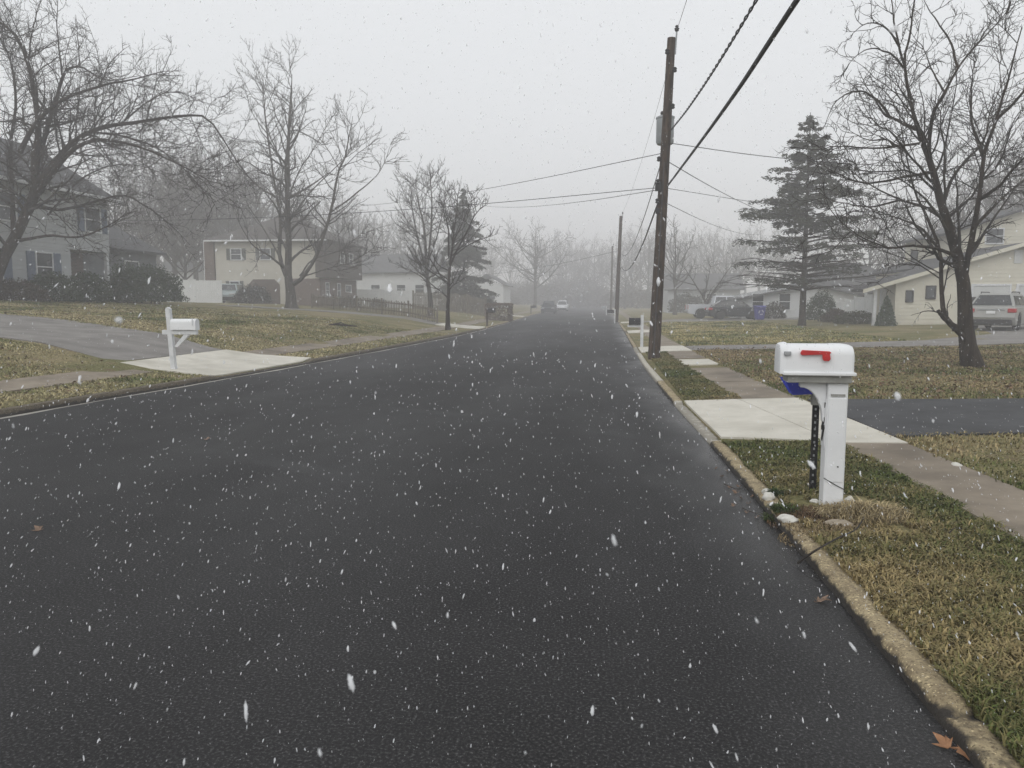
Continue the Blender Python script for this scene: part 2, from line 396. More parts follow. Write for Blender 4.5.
def build_road():
    V = []; m = 24
    for y in YS:
        t = np.linspace(0, 1, m); xs = KL(y) - .05 + t * (KR(y) - KL(y) + .1)
        V.append(np.stack([xs, np.full(m, y), np.zeros(m)], 1))
    V = np.concatenate(V); i, j = np.meshgrid(np.arange(len(YS) - 1), np.arange(m - 1), indexing='ij'); a = (i * m + j).ravel()
    return np_mesh('road', V, np.stack([a, a + 1, a + m + 1, a + m], 1), True)
tag(link_mesh('road', build_road(), M['asphalt']), kind='structure')
def build_kerb(side, ya, yb):
    rs = np.random.RandomState(5 + side); ys = np.concatenate([np.arange(ya, min(yb, 60), .08 if ya < 20 else .15), np.arange(60, yb, 3) if yb > 60 else [], [yb]])
    V = []; k = 8
    for y in ys:
        h = float(kerb_h(y, side)); seg = math.floor(y / 3.05); near = abs(y / 3.05 - round(y / 3.05)) * 3.05 < .05
        j = ((seg * 7919) % 11 - 5) * .0012 if y < 60 else 0
        jag = (rs.rand(3) - .5) * (.016 if y < 30 else 0)
        hh = h + j - (.022 if near else 0)
        for d, z in ((.0, -.03), (.002, hh * .5), (.008 + jag[0] * .6, hh - .014), (.022 + jag[1] * .6, hh - .002), (.06, hh + .003 + jag[0] * .2), (.10, hh + .003 + jag[1] * .2), (.132 + jag[2], hh), (.14, -.05)):
            x = KR(y) + d if side > 0 else KL(y) - d
            V.append((x, y, z))
    i, j = np.meshgrid(np.arange(len(ys) - 1), np.arange(k - 1), indexing='ij'); a = (i * k + j).ravel()
    return np_mesh('kerb', V, np.stack([a, a + 1, a + k + 1, a + k], 1))
for a_, b_k, mt in ((-30, 8.95, 'kerb'), (8.95, 12.5, 'kerb_new'), (12.5, 15.6, 'kerb'), (15.6, 27, 'kerb_new'), (27, 640, 'kerb')):
    tag(link_mesh('kerb', build_kerb(1, a_, b_k), M[mt]), kind='structure')
for a_, b_k, mt in ((-30, 15.1, 'kerb_dirty'), (15.1, 19.7, 'kerb_dirty'), (19.7, 42.5, 'kerb_dirty'), (42.5, 640, 'kerb')):
    tag(link_mesh('kerb', build_kerb(-1, a_, b_k), M[mt]), kind='structure')
V = []; ys = np.concatenate([np.arange(-30, 60, .3), np.arange(60, 640, 5)])
for y in ys:
    for d in (.005, -.09 + .03 * math.sin(y * 1.7) - .015 * math.sin(y * 5.1)): V.append((KL(y) - d, y, .004))
tag(link_mesh('gutter', np_mesh('gutter', V, [(2 * i, 2 * i + 1, 2 * i + 3, 2 * i + 2) for i in range(len(ys) - 1)]), M['kerb_pale']), kind='structure')
def strip_sheet(mb, side, c, off, nd=6, skirt=.06, nyf=.25):
    """draped slab; c = four corners (d,y): near-inner, near-outer, far-outer, far-inner"""
    c = np.array(c, float); ny = max(2, int(np.linalg.norm(c[3] - c[0]) / nyf)); idx = {}
    vs = []
    for i in range(ny + 1):
        for j in range(nd + 1):
            u, v = j / nd, i / ny
            d, y = (c[0] * (1 - u) + c[1] * u) * (1 - v) + (c[3] * (1 - u) + c[2] * u) * v
            x = KR(y) + d if side > 0 else KL(y) - d
            vs.append((x, y, tz(x, y) + off))
    n = nd + 1
    fs = [(i * n + j, i * n + j + 1, (i + 1) * n + j + 1, (i + 1) * n + j) for i in range(ny) for j in range(nd)]
    ring = [j for j in range(n)] + [i * n + nd for i in range(1, ny + 1)] + [ny * n + j for j in range(nd - 1, -1, -1)] + [i * n for i in range(ny - 1, 0, -1)]
    b = len(vs); vs += [(vs[k][0], vs[k][1], vs[k][2] - skirt) for k in ring]
    m = len(ring); fs += [(ring[k], ring[(k + 1) % m], b + (k + 1) % m, b + k) for k in range(m)]
    mb.add(vs, fs)
SWR0 = ([-10, 6, 8.4, 12.4, 25, 60, 150], [1.45, 1.36, 1.32, 1.0, .85, .9, .9]); SWR1 = ([-10, 6.5, 8.4, 14, 19.4, 31, 60, 150], [2.1, 2.07, 1.97, 1.85, 1.75, 1.55, 1.5, 1.5])
SWL0 = ([-10, 150], [1.25, 1.25]); SWL1 = ([-10, 150], [2.1, 2.1])
def sidewalk(side, t0, t1, skip):
    mb = MB(); y = -12.
    while y < 140:
        e = y + 1.5
        if not any(a - .2 < (y + e) / 2 < b + .2 for a, b in skip):
            g = .007
            strip_sheet(mb, side, [(np.interp(y, *t0), y + g), (np.interp(y, *t1), y + g), (np.interp(e, *t1), e - g), (np.interp(e, *t0), e - g)], .02 + .004 * math.sin(y * 3.1), 3, .07, .5)
        y = e
    tag(mb.build('sidewalk', M['old_concrete'], smooth=False), kind='structure')
sidewalk(1, SWR0, SWR1, [(8.5, 12.0), (18.9, 20.6), (24.1, 26.8), (38.5, 42), (56, 59)])
sidewalk(-1, SWL0, SWL1, [(15.0, 20.0), (42.5, 46), (76, 80)])
def apron(side, quads, mat='new_concrete', name='driveway_apron', off=.026):
    mb = MB()
    for q in quads: strip_sheet(mb, side, q, off, 8)
    tag(mb.build(name, M[mat]), kind='structure')
g = .006
apron(1, [[(.16, 9.15), (1.27, 8.62), (.99, 12.38), (.16, 12.38)], [(1.27 + 2 * g, 8.6), (1.98, 8.5), (1.9, 12.36), (.99 + 2 * g, 12.36)]])
apron(1, [[(np.interp(19, *SWR0), 19.0), (np.interp(19, *SWR1), 19.0), (np.interp(20.6, *SWR1), 20.6), (np.interp(20.6, *SWR0), 20.6)]], name='sidewalk')
apron(1, [[(.16, 24.1), (1.7, 24.1), (1.65, 26.8), (.16, 26.8)]])
apron(1, [[(.16, 38.6), (1.55, 38.6), (1.55, 41.9), (.16, 41.9)]]); apron(1, [[(.16, 56), (1.5, 56), (1.5, 59), (.16, 59)]])
apron(-1, [[(.16, 15.1), (2.4, 15.5), (2.5, 19.8), (.16, 19.9)]])
apron(-1, [[(.16, 42.5), (2.6, 42.9), (2.6, 45.9), (.16, 46.3)]]); apron(-1, [[(.16, 76), (2.4, 76), (2.4, 80), (.16, 80)]])
def driveway(side, pts, mat, off=.02):                 # pts: list of (d, y0, y1)
    mb = MB()
    for (d0, a0, b0), (d1, a1, b1) in zip(pts[:-1], pts[1:]):
        strip_sheet(mb, side, [(d0, a0), (d1, a1), (d1, b1), (d0, b0)], off, 10, .06, .5)
    tag(mb.build('driveway', M[mat]), kind='structure')
driveway(1, [(1.99, 8.95, 12.2), (4, 9.3, 12.2), (8, 9.2, 12.3), (14, 9.2, 12.4), (22, 9.2, 12.4)], 'dark_asphalt')
driveway(1, [(1.72, 24.3, 26.5), (5, 24.6, 26.9), (10, 25.2, 28.2), (14, 26.5, 32), (18, 29, 43.2), (23, 30, 43.2), (30, 31, 43.2)], 'old_asphalt')
driveway(1, [(1.52, 56.2, 58.8), (4, 56.5, 62), (7, 57, 65), (15, 57, 65)], 'old_asphalt')
driveway(-1, [(2.52, 15.6, 19.7), (4.6, 15.9, 20.3), (9, 16.6, 21.6), (14, 17.2, 22.6), (24, 18, 23.5)], 'old_asphalt')
driveway(-1, [(2.62, 43, 45.8), (6, 43, 46), (16, 43.5, 46.5)], 'old_asphalt')

# air: falling snow veils everything far away
mb = MB().box(-238, 238, -29, 620, -1.1, 33)
tag(mb.build('haze', hz), kind='stuff')

# ================================================================== BUILDINGS
class Wall:
    """straight wall in a house's own plan from a to b; s along it, o outwards, z up"""
    def __init__(s, a, b):
        s.a = Vector((*a, 0)); s.d = Vector((*b, 0)) - s.a; s.L = s.d.length; s.d.normalize(); s.n = Vector((s.d.y, -s.d.x, 0))
    def P(s, u, o, z): return tuple(s.a + s.d * u + s.n * o + Vector((0, 0, z)))
    def box(s, mb, u0, u1, o0, o1, z0, z1):
        return mb.add([s.P(u0, o0, z0), s.P(u1, o0, z0), s.P(u1, o1, z0), s.P(u0, o1, z0), s.P(u0, o0, z1), s.P(u1, o0, z1), s.P(u1, o1, z1), s.P(u0, o1, z1)],
                      [(0, 3, 2, 1), (4, 5, 6, 7), (0, 1, 5, 4), (1, 2, 6, 5), (2, 3, 7, 6), (3, 0, 4, 7)])
    def laps(s, mb, z0, z1, u0=0, u1=None, top=None, step=.2, out=0):
        """lap siding: each course leans out at its foot; top(u) limits it under a gable"""
        u1 = s.L if u1 is None else u1; z = z0
        while z < z1 - .01:
            e = min(z + step, z1); n = 1 if top is None else 40
            us = np.linspace(u0, u1, n + 1)
            for a, b in zip(us[:-1], us[1:]):
                za = zb = e
                if top is not None: za = min(e, top(a)); zb = min(e, top(b))
                if za <= z and zb <= z: continue
                za = max(za, z); zb = max(zb, z)
                mb.add([s.P(a, out + .022, z), s.P(b, out + .022, z), s.P(b, out + .002, zb), s.P(a, out + .002, za)], [(0, 1, 2, 3)])
                mb.add([s.P(a, out, z), s.P(b, out, z), s.P(b, out + .022, z), s.P(a, out + .022, z)], [(0, 1, 2, 3)])
            z = e
        return mb
    def window(s, root, u, z, wd, ht, frame='white_paint', shutters=None, mull=True, out=.022, glass='glass', sw=.36):
        f = MB(); t = .07; o0, o1 = out - .02, out + .05
        s.box(f, u - wd / 2 - t, u - wd / 2, o0, o1, z - t, z + ht + t); s.box(f, u + wd / 2, u + wd / 2 + t, o0, o1, z - t, z + ht + t)
        s.box(f, u - wd / 2, u + wd / 2, o0, o1, z + ht, z + ht + t); s.box(f, u - wd / 2, u + wd / 2, o0, o1 + .03, z - t, z)
        if mull: s.box(f, u - wd / 2, u + wd / 2, o0, o1 - .012, z + ht * .5 - .025, z + ht * .5 + .025)
        fr = f.build('window', M[frame], root)
        p = MB(); s.box(p, u - wd / 2, u + wd / 2, out - .01, out + .012, z, z + ht); p.build('pane', M[glass], fr)
        if shutters:
            for sg in (-1, 1):
                q = MB(); c = u + sg * (wd / 2 + t + .03 + sw / 2)
                s.box(q, c - sw / 2, c + sw / 2, out - .01, out + .035, z - .05, z + ht + .05)
                k = z
                while k < z + ht - .02:
                    s.box(q, c - sw / 2 + .05, c + sw / 2 - .05, out + .03, out + .046, k, k + .045); k += .09
                q.build('shutter', M[shutters], root)
    def garage(s, root, u0, u1, z0, z1, mat, out=.03, cut=0, panels=True):
        f = MB(); t = .1
        if not cut:
            s.box(f, u0 - t, u0, out - .02, out + .05, z0, z1 + t); s.box(f, u1, u1 + t, out - .02, out + .05, z0, z1 + t); s.box(f, u0, u1, out - .02, out + .05, z1, z1 + t)
            fr = f.build('garage_door_frame', M['white_paint'], root)
        d = MB()
        if cut:
            poly = [(u0, z0), (u1, z0), (u1, z1 - cut), (u1 - cut, z1), (u0 + cut, z1), (u0, z1 - cut)]
            d.prism(poly, lambda u, v, tt: s.P(u, tt, v), out - .02, out + .012)
        else:
            s.box(d, u0, u1, out - .02, out + .002, z0, z1)
        if panels:
            nx = max(2, int((u1 - u0) / .62))
            for r in range(4):
                for c in range(nx):
                    a = u0 + (u1 - u0) * (c + .12) / nx; b = u0 + (u1 - u0) * (c + .88) / nx
                    za = z0 + (z1 - z0 - cut) * (r + .15) / 4; zb = z0 + (z1 - z0 - cut) * (r + .85) / 4
                    s.box(d, a, b, out - .02, out + (.022 if cut else .014), za, zb)
        d.build('garage_door', M[mat], root)
def body_box(root, x0, x1, y0, y1, z1, mat, z0=-.8):
    return MB().box(x0, x1, y0, y1, z0, z1).build('wall', M[mat], root)
def slab(mb, q, t=.14):
    """roof plane given as a quad or triangle, thickened downwards"""
    n = len(q); vs = list(q) + [(p[0], p[1], p[2] - t) for p in q]
    mb.add(vs, [tuple(range(n)), tuple(range(2 * n - 1, n - 1, -1))] + [(i, n + i, n + (i + 1) % n, (i + 1) % n) for i in range(n)])
def gable_y(mb, x0, x1, xr, y0, y1, ze0, ze1, zr, o=.4):      # ridge along y at xr
    sl0 = (zr - ze0) / (xr - x0); sl1 = (zr - ze1) / (x1 - xr)
    slab(mb, [(x0 - o, y0 - o, ze0 - o * sl0), (xr, y0 - o, zr), (xr, y1 + o, zr), (x0 - o, y1 + o, ze0 - o * sl0)])
    slab(mb, [(xr, y0 - o, zr), (x1 + o, y0 - o, ze1 - o * sl1), (x1 + o, y1 + o, ze1 - o * sl1), (xr, y1 + o, zr)])
def gable_x(mb, x0, x1, y0, y1, ze, zr, o=.4):                 # ridge along x
    ym = (y0 + y1) / 2; sl = (zr - ze) / (ym - y0)
    slab(mb, [(x0 - o, y0 - o, ze - o * sl), (x1 + o, y0 - o, ze - o * sl), (x1 + o, ym, zr), (x0 - o, ym, zr)])
    slab(mb, [(x0 - o, ym, zr), (x1 + o, ym, zr), (x1 + o, y1 + o, ze - o * sl), (x0 - o, y1 + o, ze - o * sl)])
def hip(mb, x0, x1, y0, y1, ze, zr, o=.5):
    x0 -= o; x1 += o; y0 -= o; y1 += o; wx, wy = x1 - x0, y1 - y0
    if wx > wy: r0, r1 = (x0 + wy / 2, (y0 + y1) / 2, zr), (x1 - wy / 2, (y0 + y1) / 2, zr)
    else: r0, r1 = ((x0 + x1) / 2, y0 + wx / 2, zr), ((x0 + x1) / 2, y1 - wx / 2, zr)
    c = [(x0, y0, ze), (x1, y0, ze), (x1, y1, ze), (x0, y1, ze)]
    if wx > wy: faces = [[c[0], c[1], r1, r0], [c[1], c[2], r1], [c[2], c[3], r0, r1], [c[3], c[0], r0]]
    else: faces = [[c[0], c[1], r0], [c[1], c[2], r1, r0], [c[2], c[3], r1], [c[3], c[0], r0, r1]]
    for f in faces: slab(mb, f, .12)

# ---- left house: grey siding, porch, low slate wing; its front looks at the road
AX = -25.7; AY = 25.0
hA = empty('grey_house', (AX, AY, tz(AX, 36)), R(90), 'grey two storey house with blue shutters and corner porch behind the dark shrubs', 'house')
Yc = lambda px: at(px, 301, 1)[0] and AX / at(px, 301, 1)[0] - AY          # picture column -> distance along the facade
L0, LP = Yc(112), Yc(73)
for b in ((0, LP, 0, 8.5, 2.5), (LP, L0, 1.6, 8.5, 2.5), (0, L0, 0, 8.5, 5.5)):
    body_box(hA, b[0], b[1], b[2], b[3], b[4], 'siding_grey', 2.5 if b[4] > 5 else -.9)
wf = Wall((0, 0), (L0, 0)); wl = MB(); wf.laps(wl, -.6, 2.5, 0, LP); wf.laps(wl, 2.5, 5.5)
Wall((L0, 0), (L0, 8.5)).laps(wl, 2.5, 5.5); Wall((L0, 1.6), (L0, 8.5)).laps(wl, -.6, 2.5)
wl.build('siding', M['siding_grey'], hA)
pb = MB(); Wall((LP, 1.6), (L0, 1.6)).box(pb, 0.05, L0 - LP - .02, .01, .12, -.3, 2.45); pb.build('porch_wall', M['brick'], hA)
pd = MB(); Wall((LP, 1.6), (L0, 1.6)).box(pd, .5, 1.35, .12, .17, -.2, 1.9); pd.build('front_door', M['shutter'], hA)
pp = MB().box(L0 - .2, L0 - .02, .03, .2, -.4, 2.48); pp.build('porch_post', M['white_paint'], hA, bevel=.01)
wf.window(hA, (Yc(38) + Yc(54)) / 2, .95, 1.0, 1.25, shutters='shutter', sw=.5)
wf.window(hA, (Yc(90) + Yc(103)) / 2, 3.5, 1.15, 1.15, shutters='shutter', sw=.45)
wf.window(hA, Yc(11), 3.5, 1.15, 1.15, shutters='shutter', sw=.5)
wf.window(hA, Yc(-6), .95, 1.0, 1.25, shutters='shutter', sw=.5)
rf = MB(); gable_x(rf, 0, L0, 0, 8.5, 5.5, 8.1, .5); ro = rf.build('roof', M['roof'], hA)
gt = MB().box(-.5, L0 + .5, -.62, -.5, 5.1, 5.24); gt.build('gutter', M['white_paint'], ro)
x1w = (at(158, 301, 1)[0] and (AX - 2) / at(158, 301, 1)[0] - AY)
body_box(hA, L0, x1w, 2.0, 9, 3.2, 'siding_dim'); ww = Wall((L0, 2.0), (x1w, 2.0)); q = MB(); ww.laps(q, -.6, 3.2); Wall((x1w, 2), (x1w, 9)).laps(q, -.6, 3.2); q.build('siding', M['siding_dim'], hA)
ww.window(hA, (AX - 2) / at(133, 301, 1)[0] - AY - L0, .9, 1.3, 1.4)
rf = MB(); gable_x(rf, L0 + .02, x1w, 2, 9, 3.2, 5.0, .45); rf.build('roof', M['roof'], hA)

# ---- second left house: cream end wall, dark brown front, hip roof
BY = 62.0; BX1 = ax(320, BY); BW = BX1 - ax(217, BY); BD = 9.4
hB = empty('cream_house', (BX1 - BW, BY, 1.35), 0, 'cream two storey house with brown garage arch, brick base and dark brown front', 'house')
body_box(hB, 0, BW, 0, BD, 5.35, 'siding_cream'); s_ = Wall((0, 0), (BW, 0)); f_ = Wall((BW, 0), (BW, BD)); q = MB(); s_.laps(q, -.5, 5.35, out=.002); q.build('siding', M['siding_cream'], hB)
U = lambda px: ax(px, BY) - (BX1 - BW)
q = MB(); s_.box(q, U(207), U(216.5), -.3, .15, -.6, 5.3); q.build('brick_pier', M['brick'], hB)
q = MB(); s_.box(q, U(286), BW + .09, -.1, .09, -.6, 2.15); q.build('brick_base', M['brick'], hB)
q = MB(); f_.box(q, .01, BD, -.1, .09, -.6, 2.2); q.build('brick_base', M['brick'], hB)
q = MB(); f_.box(q, -.35, BD + .35, -.2, .55, 2.25, 5.35); q.build('upper_front', M['siding_brown'], hB)
q = MB(); s_.box(q, U(206.2), U(207), .02, .12, -.6, 5.3); q.build('downspout', M['white_paint'], hB)
for px, z in ((238, 3.75), (267, 3.75)): s_.window(hB, U(px), z, .85, .85, shutters='shutter_dark', sw=.32)
s_.window(hB, U(235.5), 1.2, .75, .72, shutters='shutter_dark', sw=.3)
s_.garage(hB, U(249), U(280.5), -.4, 2.1, 'garage_dark', .03, .45)
FU = lambda px: BX1 / at(px, 301, 1)[0] - BY
q = Wall((BW + .55, 0), (BW + .55, BD))
for px in (337, 346): q.window(hB, FU(px), 3.6, .95, .9, out=.0)
for px in (326.5, 338): f_.window(hB, FU(px), .6, .75, 1.2, out=.09)
f_.window(hB, FU(347.5), 1.15, 1.5, .55, out=.09, mull=False)
rf = MB(); hip(rf, 0, BW + .3, 0, BD, 5.35, 8.0, .6); ro = rf.build('roof', M['roof_brown'], hB)
MB().box(-.6, BW + .9, -.72, -.6, 5.2, 5.32).build('gutter', M['white_paint'], ro)

# ---- third left house, far in the snow
CY = 88.0; c0, c1 = ax(352, CY), ax(432, CY)
hC = empty('pale_house', (c0, CY, 1.0), 0, 'pale house dimmed by snow behind the white fence past the brown fronted house', 'house')
cw = c1 - c0; body_box(hC, 0, cw, 0, 9, 4.2, 'siding_white'); q = MB(); Wall((0, 0), (cw, 0)).laps(q, -.5, 4.2); q.build('siding', M['siding_white'], hC)
for u in (.3, .62, .85): Wall((0, 0), (cw, 0)).window(hC, cw * u, 1.6, 1.0, .9, frame='white_paint')
rf = MB(); gable_x(rf, 0, cw, 0, 9, 4.2, 6.3, .5); rf.build('roof', M['roof_grey'], hC)
SY = 84.0
hS = empty('white_shed', (ax(158, SY), SY, 2.9), 0, 'small white outbuilding with grey roof between the two left houses', 'shed')
sw_ = ax(200, SY) - ax(158, SY); body_box(hS, 0, sw_, 0, 4, 2.3, 'siding_white'); rf = MB(); gable_x(rf, 0, sw_, 0, 4, 2.3, 3.3, .3); rf.build('roof', M['roof_grey'], hS)
# ---- fourth left house, hardly visible beyond the dark evergreen
DY = 118.0
hD = empty('far_house', (ax(470, DY), DY, .9), 0, 'faint grey house almost lost in snow left of the parked cars', 'house')
body_box(hD, 0, 5.2, 0, 9, 3.4, 'siding_white'); q = MB(); Wall((0, 0), (5.2, 0)).laps(q, -.5, 3.4); q.build('siding', M['siding_white'], hD)
Wall((0, 0), (5.2, 0)).window(hD, 3.4, 1, 1.1, 1.0); rf = MB(); gable_y(rf, 0, 5.2, 2.6, 0, 9, 3.4, 3.4, 4.9); rf.build('roof', M['roof_grey'], hD)

# ---- right house: pale yellow garage gable, second storey behind
EY_ = 43.5; e0 = ax(895, EY_); ez = .58
hE = empty('yellow_house', (e0, EY_, ez), 0, 'pale yellow house with low garage gable and taller wing behind the silver car', 'house')
er = ax(1015, EY_) - e0; e1 = er * 2
zt = lambda py: float(at(900, py, EY_)[2]) - ez
zr = zt(244); ze = zt(283) + .22; slp = (zr - ze) / er
top = lambda u: (ze + slp * u if u < er else zr - slp * (u - er)) - .1
bm_ = MB(); bm_.prism([(0, -.6), (e1, -.6), (e1, ze - .1), (er, zr - .1), (0, ze - .1)], lambda u, v, t: (u, t, v), 0, 3.2); bm_.build('wall', M['siding_yellow'], hE)
bm_ = MB(); bm_.prism([(2.6, -.6), (e1, -.6), (e1, ze - .1), (er, zr - .1), (2.6, ze + slp * 2.6 - .1)], lambda u, v, t: (u, t, v), 3.2, 11); bm_.build('rear_wall', M['siding_yellow'], hE)
q = MB(); Wall((0, 3.2), (0, 0)).laps(q, -.5, ze - .1, out=.002); q.build('siding', M['siding_yellow'], hE)
q = MB(); w5 = Wall((0, 3.2), (0, 0)); w5.box(q, 1.0, 1.95, .0, .05, -.3, 1.75); q.build('side_door', M['white_paint'], hE)
we = Wall((0, 0), (e1, 0)); q = MB(); we.laps(q, -.5, zr - .1, top=top, step=.2, out=.002); q.build('siding', M['siding_yellow'], hE)
UE = lambda px: ax(px, EY_) - e0
we.window(hE, UE(909), zt(301), .26, .5, frame='dark_trim', mull=False); we.window(hE, UE(930), zt(298), .38, .58, frame='dark_trim', mull=False)
we.garage(hE, UE(972), UE(1008), -.45, zt(286), 'garage_white'); we.garage(hE, UE(1017), UE(1053), -.45, zt(286), 'garage_white')
q = MB(); we.box(q, UE(1011), UE(1019), .0, .06, zt(264), zt(251)); q.build('gable_vent', M['garage_white'], hE)
for u_a, u_b in ((958, 964.5), (968, 974)):
    q = MB(); we.box(q, UE(u_a), UE(u_b), .02, .2, zt(303), zt(297)); q.build('wall_light', M['dark_trim'], hE)
rf = MB(); zx = lambda x: zr - slp * (er - x)
for xa_, ya_, yb_ in ((-1.8, -.45, 1.5), (-.35, 1.5, 3.5), (2.3, 3.5, 11.4)):
    slab(rf, [(xa_, ya_, zx(xa_)), (er, ya_, zr), (er, yb_, zr), (xa_, yb_, zx(xa_))])
slab(rf, [(er, -.45, zr), (e1 + 1.25, -.45, ze - slp * 1.25), (e1 + 1.25, 11.4, ze - slp * 1.25), (er, 11.4, zr)])
ro = rf.build('roof', M['roof'], hE)
for sg in (-1, 1):
    q = MB(); xa = -1.8 if sg < 0 else e1 + 1.25; za = ze - slp * (1.8 if sg < 0 else 1.25)
    slab(q, [(xa, -.49, za - .01), (er, -.49, zr - .01), (er, -.452, zr - .01), (xa, -.452, za - .01)], .2); q.build('fascia', M['siding_yellow'], ro)
q = MB().box(-1.12, -.96, -.1, .06, -.5, ze - .5); q.build('porch_post', M['white_paint'], hE); 
u0 = ax(948, EY_ + 5) - e0; u1_ = u0 + 9.4; ur = u0 + 4.7
zq = lambda py: float(at(1000, py, EY_ + 5)[2]) - ez
z_e, z_r = zq(230), zq(203); s2 = (z_r - z_e) / (ur - u0)
q = MB(); q.prism([(u0, 0), (u1_, 0), (u1_, z_e), (ur, z_r - .15), (u0, z_e)], lambda u, v, t: (u, t, v), 5, 12); q.build('upper_wall', M['siding_yellow'], hE)
w2 = Wall((0, 5), (u1_, 5)); q = MB(); w2.laps(q, 2.2, z_r - .15, u0, u1_, top=lambda u: (z_e + s2 * (u - u0) if u < ur else z_r - s2 * (u - ur)) - .15, out=.002); q.build('siding', M['siding_yellow'], hE)
w3 = Wall((u0, 12), (u0, 5)); q = MB(); w3.laps(q, 2.2, z_e, out=.002); q.build('siding', M['siding_yellow'], hE)
w3.window(hE, EY_ + 12 - (e0 + u0) / at(915, 256, 1)[0], 3.3, .9, 1.0, frame='dark_trim', mull=False)
w2.window(hE, ax(990, EY_ + 5) - e0, zq(243), .9, .8, frame='white_paint')
rf = MB(); gable_y(rf, u0, u1_, ur, 5, 12, z_e, z_e, z_r, .5); rf.build('roof', M['roof'], hE)

# ---- house behind the right-hand conifer
FY = 62.0; f0, f1 = ax(742, FY), ax(872, FY); fr_ = (ax(812, FY) - f0); fz = .4
hF = empty('ranch_house', (f0, FY, fz), 0, 'low pale house with dark grey roof behind the half bare conifer', 'house')
fw = f1 - f0; zf = lambda py: float(at(800, py, FY)[2]) - fz
q = MB(); q.prism([(0, -.6), (fw, -.6), (fw, zf(297)), (fr_, zf(284)), (0, zf(297))], lambda u, v, t: (u, t, v), 0, 10); q.build('wall', M['siding_white'], hF)
wF = Wall((0, 0), (fw, 0)); q = MB(); wF.laps(q, -.5, zf(284), top=lambda u: (zf(297) + (zf(284) - zf(297)) * (u / fr_ if u < fr_ else (fw - u) / (fw - fr_))) - .05, out=.002); q.build('siding', M['siding_white'], hF)
for u in (1.2, 3.2): wF.window(hF, u, .6, .8, 1.2, frame='white_paint')
rf = MB(); gable_y(rf, 0, fw, fr_, 0, 10, zf(297), zf(297), zf(284), .5); rf.build('roof', M['roof_grey'], hF)
b0, b1 = ax(800, FY + 8) - f0, ax(925, FY + 8) - f0
q = MB().box(b0, b1, 9, 17, -.4, zf(292)); q.build('rear_wall', M['siding_dim'], hF)
rf = MB(); hip(rf, b0, b1, 9, 17, zf(291), zf(255), .6); rf.build('roof', M['roof'], hF)
# ---- far right house behind the small ornamental tree
GY = 96.0
hG = empty('hazy_house', (ax(668, GY), GY, .5), 0, 'faint house beyond the pickup truck, nearly hidden by snow', 'house')
gw = ax(740, GY) - ax(668, GY); body_box(hG, 0, gw, 0, 8, 2.8, 'siding_grey'); q = MB(); Wall((0, 0), (gw, 0)).laps(q, -.5, 2.8); q.build('siding', M['siding_grey'], hG)
for u in (.25, .6): Wall((0, 0), (gw, 0)).window(hG, gw * u, .9, 1.1, 1.1)
rf = MB(); gable_x(rf, 0, gw, 0, 8, 2.8, 4.6, .5); rf.build('roof', M['roof_grey'], hG)

# ================================================================== FENCES
def panel_fence(name, pts, h, mat, label, posts=True, cat='fence', hs=None):
    root = empty(name, (pts[0][0], pts[0][1], tz(*pts[0][:2])), 0, label, cat); o = Vector(root.location)
    for (xa, ya), (xb, yb) in zip(pts[:-1], pts[1:]):
        L = math.hypot(xb - xa, yb - ya); n = max(1, round(L / 2.4))
        for i in range(n):
            if hs: h = hs[0] + (hs[1] - hs[0]) * (i + .5) / n
            a = Vector((xa + (xb - xa) * i / n, ya + (yb - ya) * i / n, 0)); b = Vector((xa + (xb - xa) * (i + 1) / n, ya + (yb - ya) * (i + 1) / n, 0))
            z = min(tz(a.x, a.y), tz(b.x, b.y)); wl_ = Wall((a.x - o.x, a.y - o.y), (b.x - o.x, b.y - o.y)); m = MB(); zz = z - o.z
            k = 0.06
            while k < wl_.L - .06:
                wl_.box(m, k, min(k + .145, wl_.L - .05), -.02, .02, zz + .05, zz + h - .08); k += .15
            wl_.box(m, .05, wl_.L - .05, -.035, .035, zz + h - .08, zz + h); wl_.box(m, .05, wl_.L - .05, -.033, .033, zz + .02, zz + .12)
            m.build('panel', M[mat], root)
            p = MB(); wl_.box(p, -.06, .06, -.06, .06, zz - .3, zz + h + .06); wl_.box(p, -.075, .075, -.075, .075, zz + h + .06, zz + h + .1); p.build('post', M[mat], root)
    return root
panel_fence('vinyl_fence', [(ax(168, 57), 57), (ax(223, 57), 57)], 1.75, 'vinyl', 'white vinyl panel fence between the grey and the cream house')
panel_fence('vinyl_fence', [(ax(357, 74), 74), (ax(413, 74), 74)], 1.75, 'vinyl', 'white vinyl panel fence beside the dark brown house front')
panel_fence('vinyl_fence', [(ax(829, 60), 60), (ax(877, 47.6), 47.6)], 1.6, 'vinyl', 'white panel fence left of the pale yellow house, stepping down away from it', hs=(.95, 1.75))
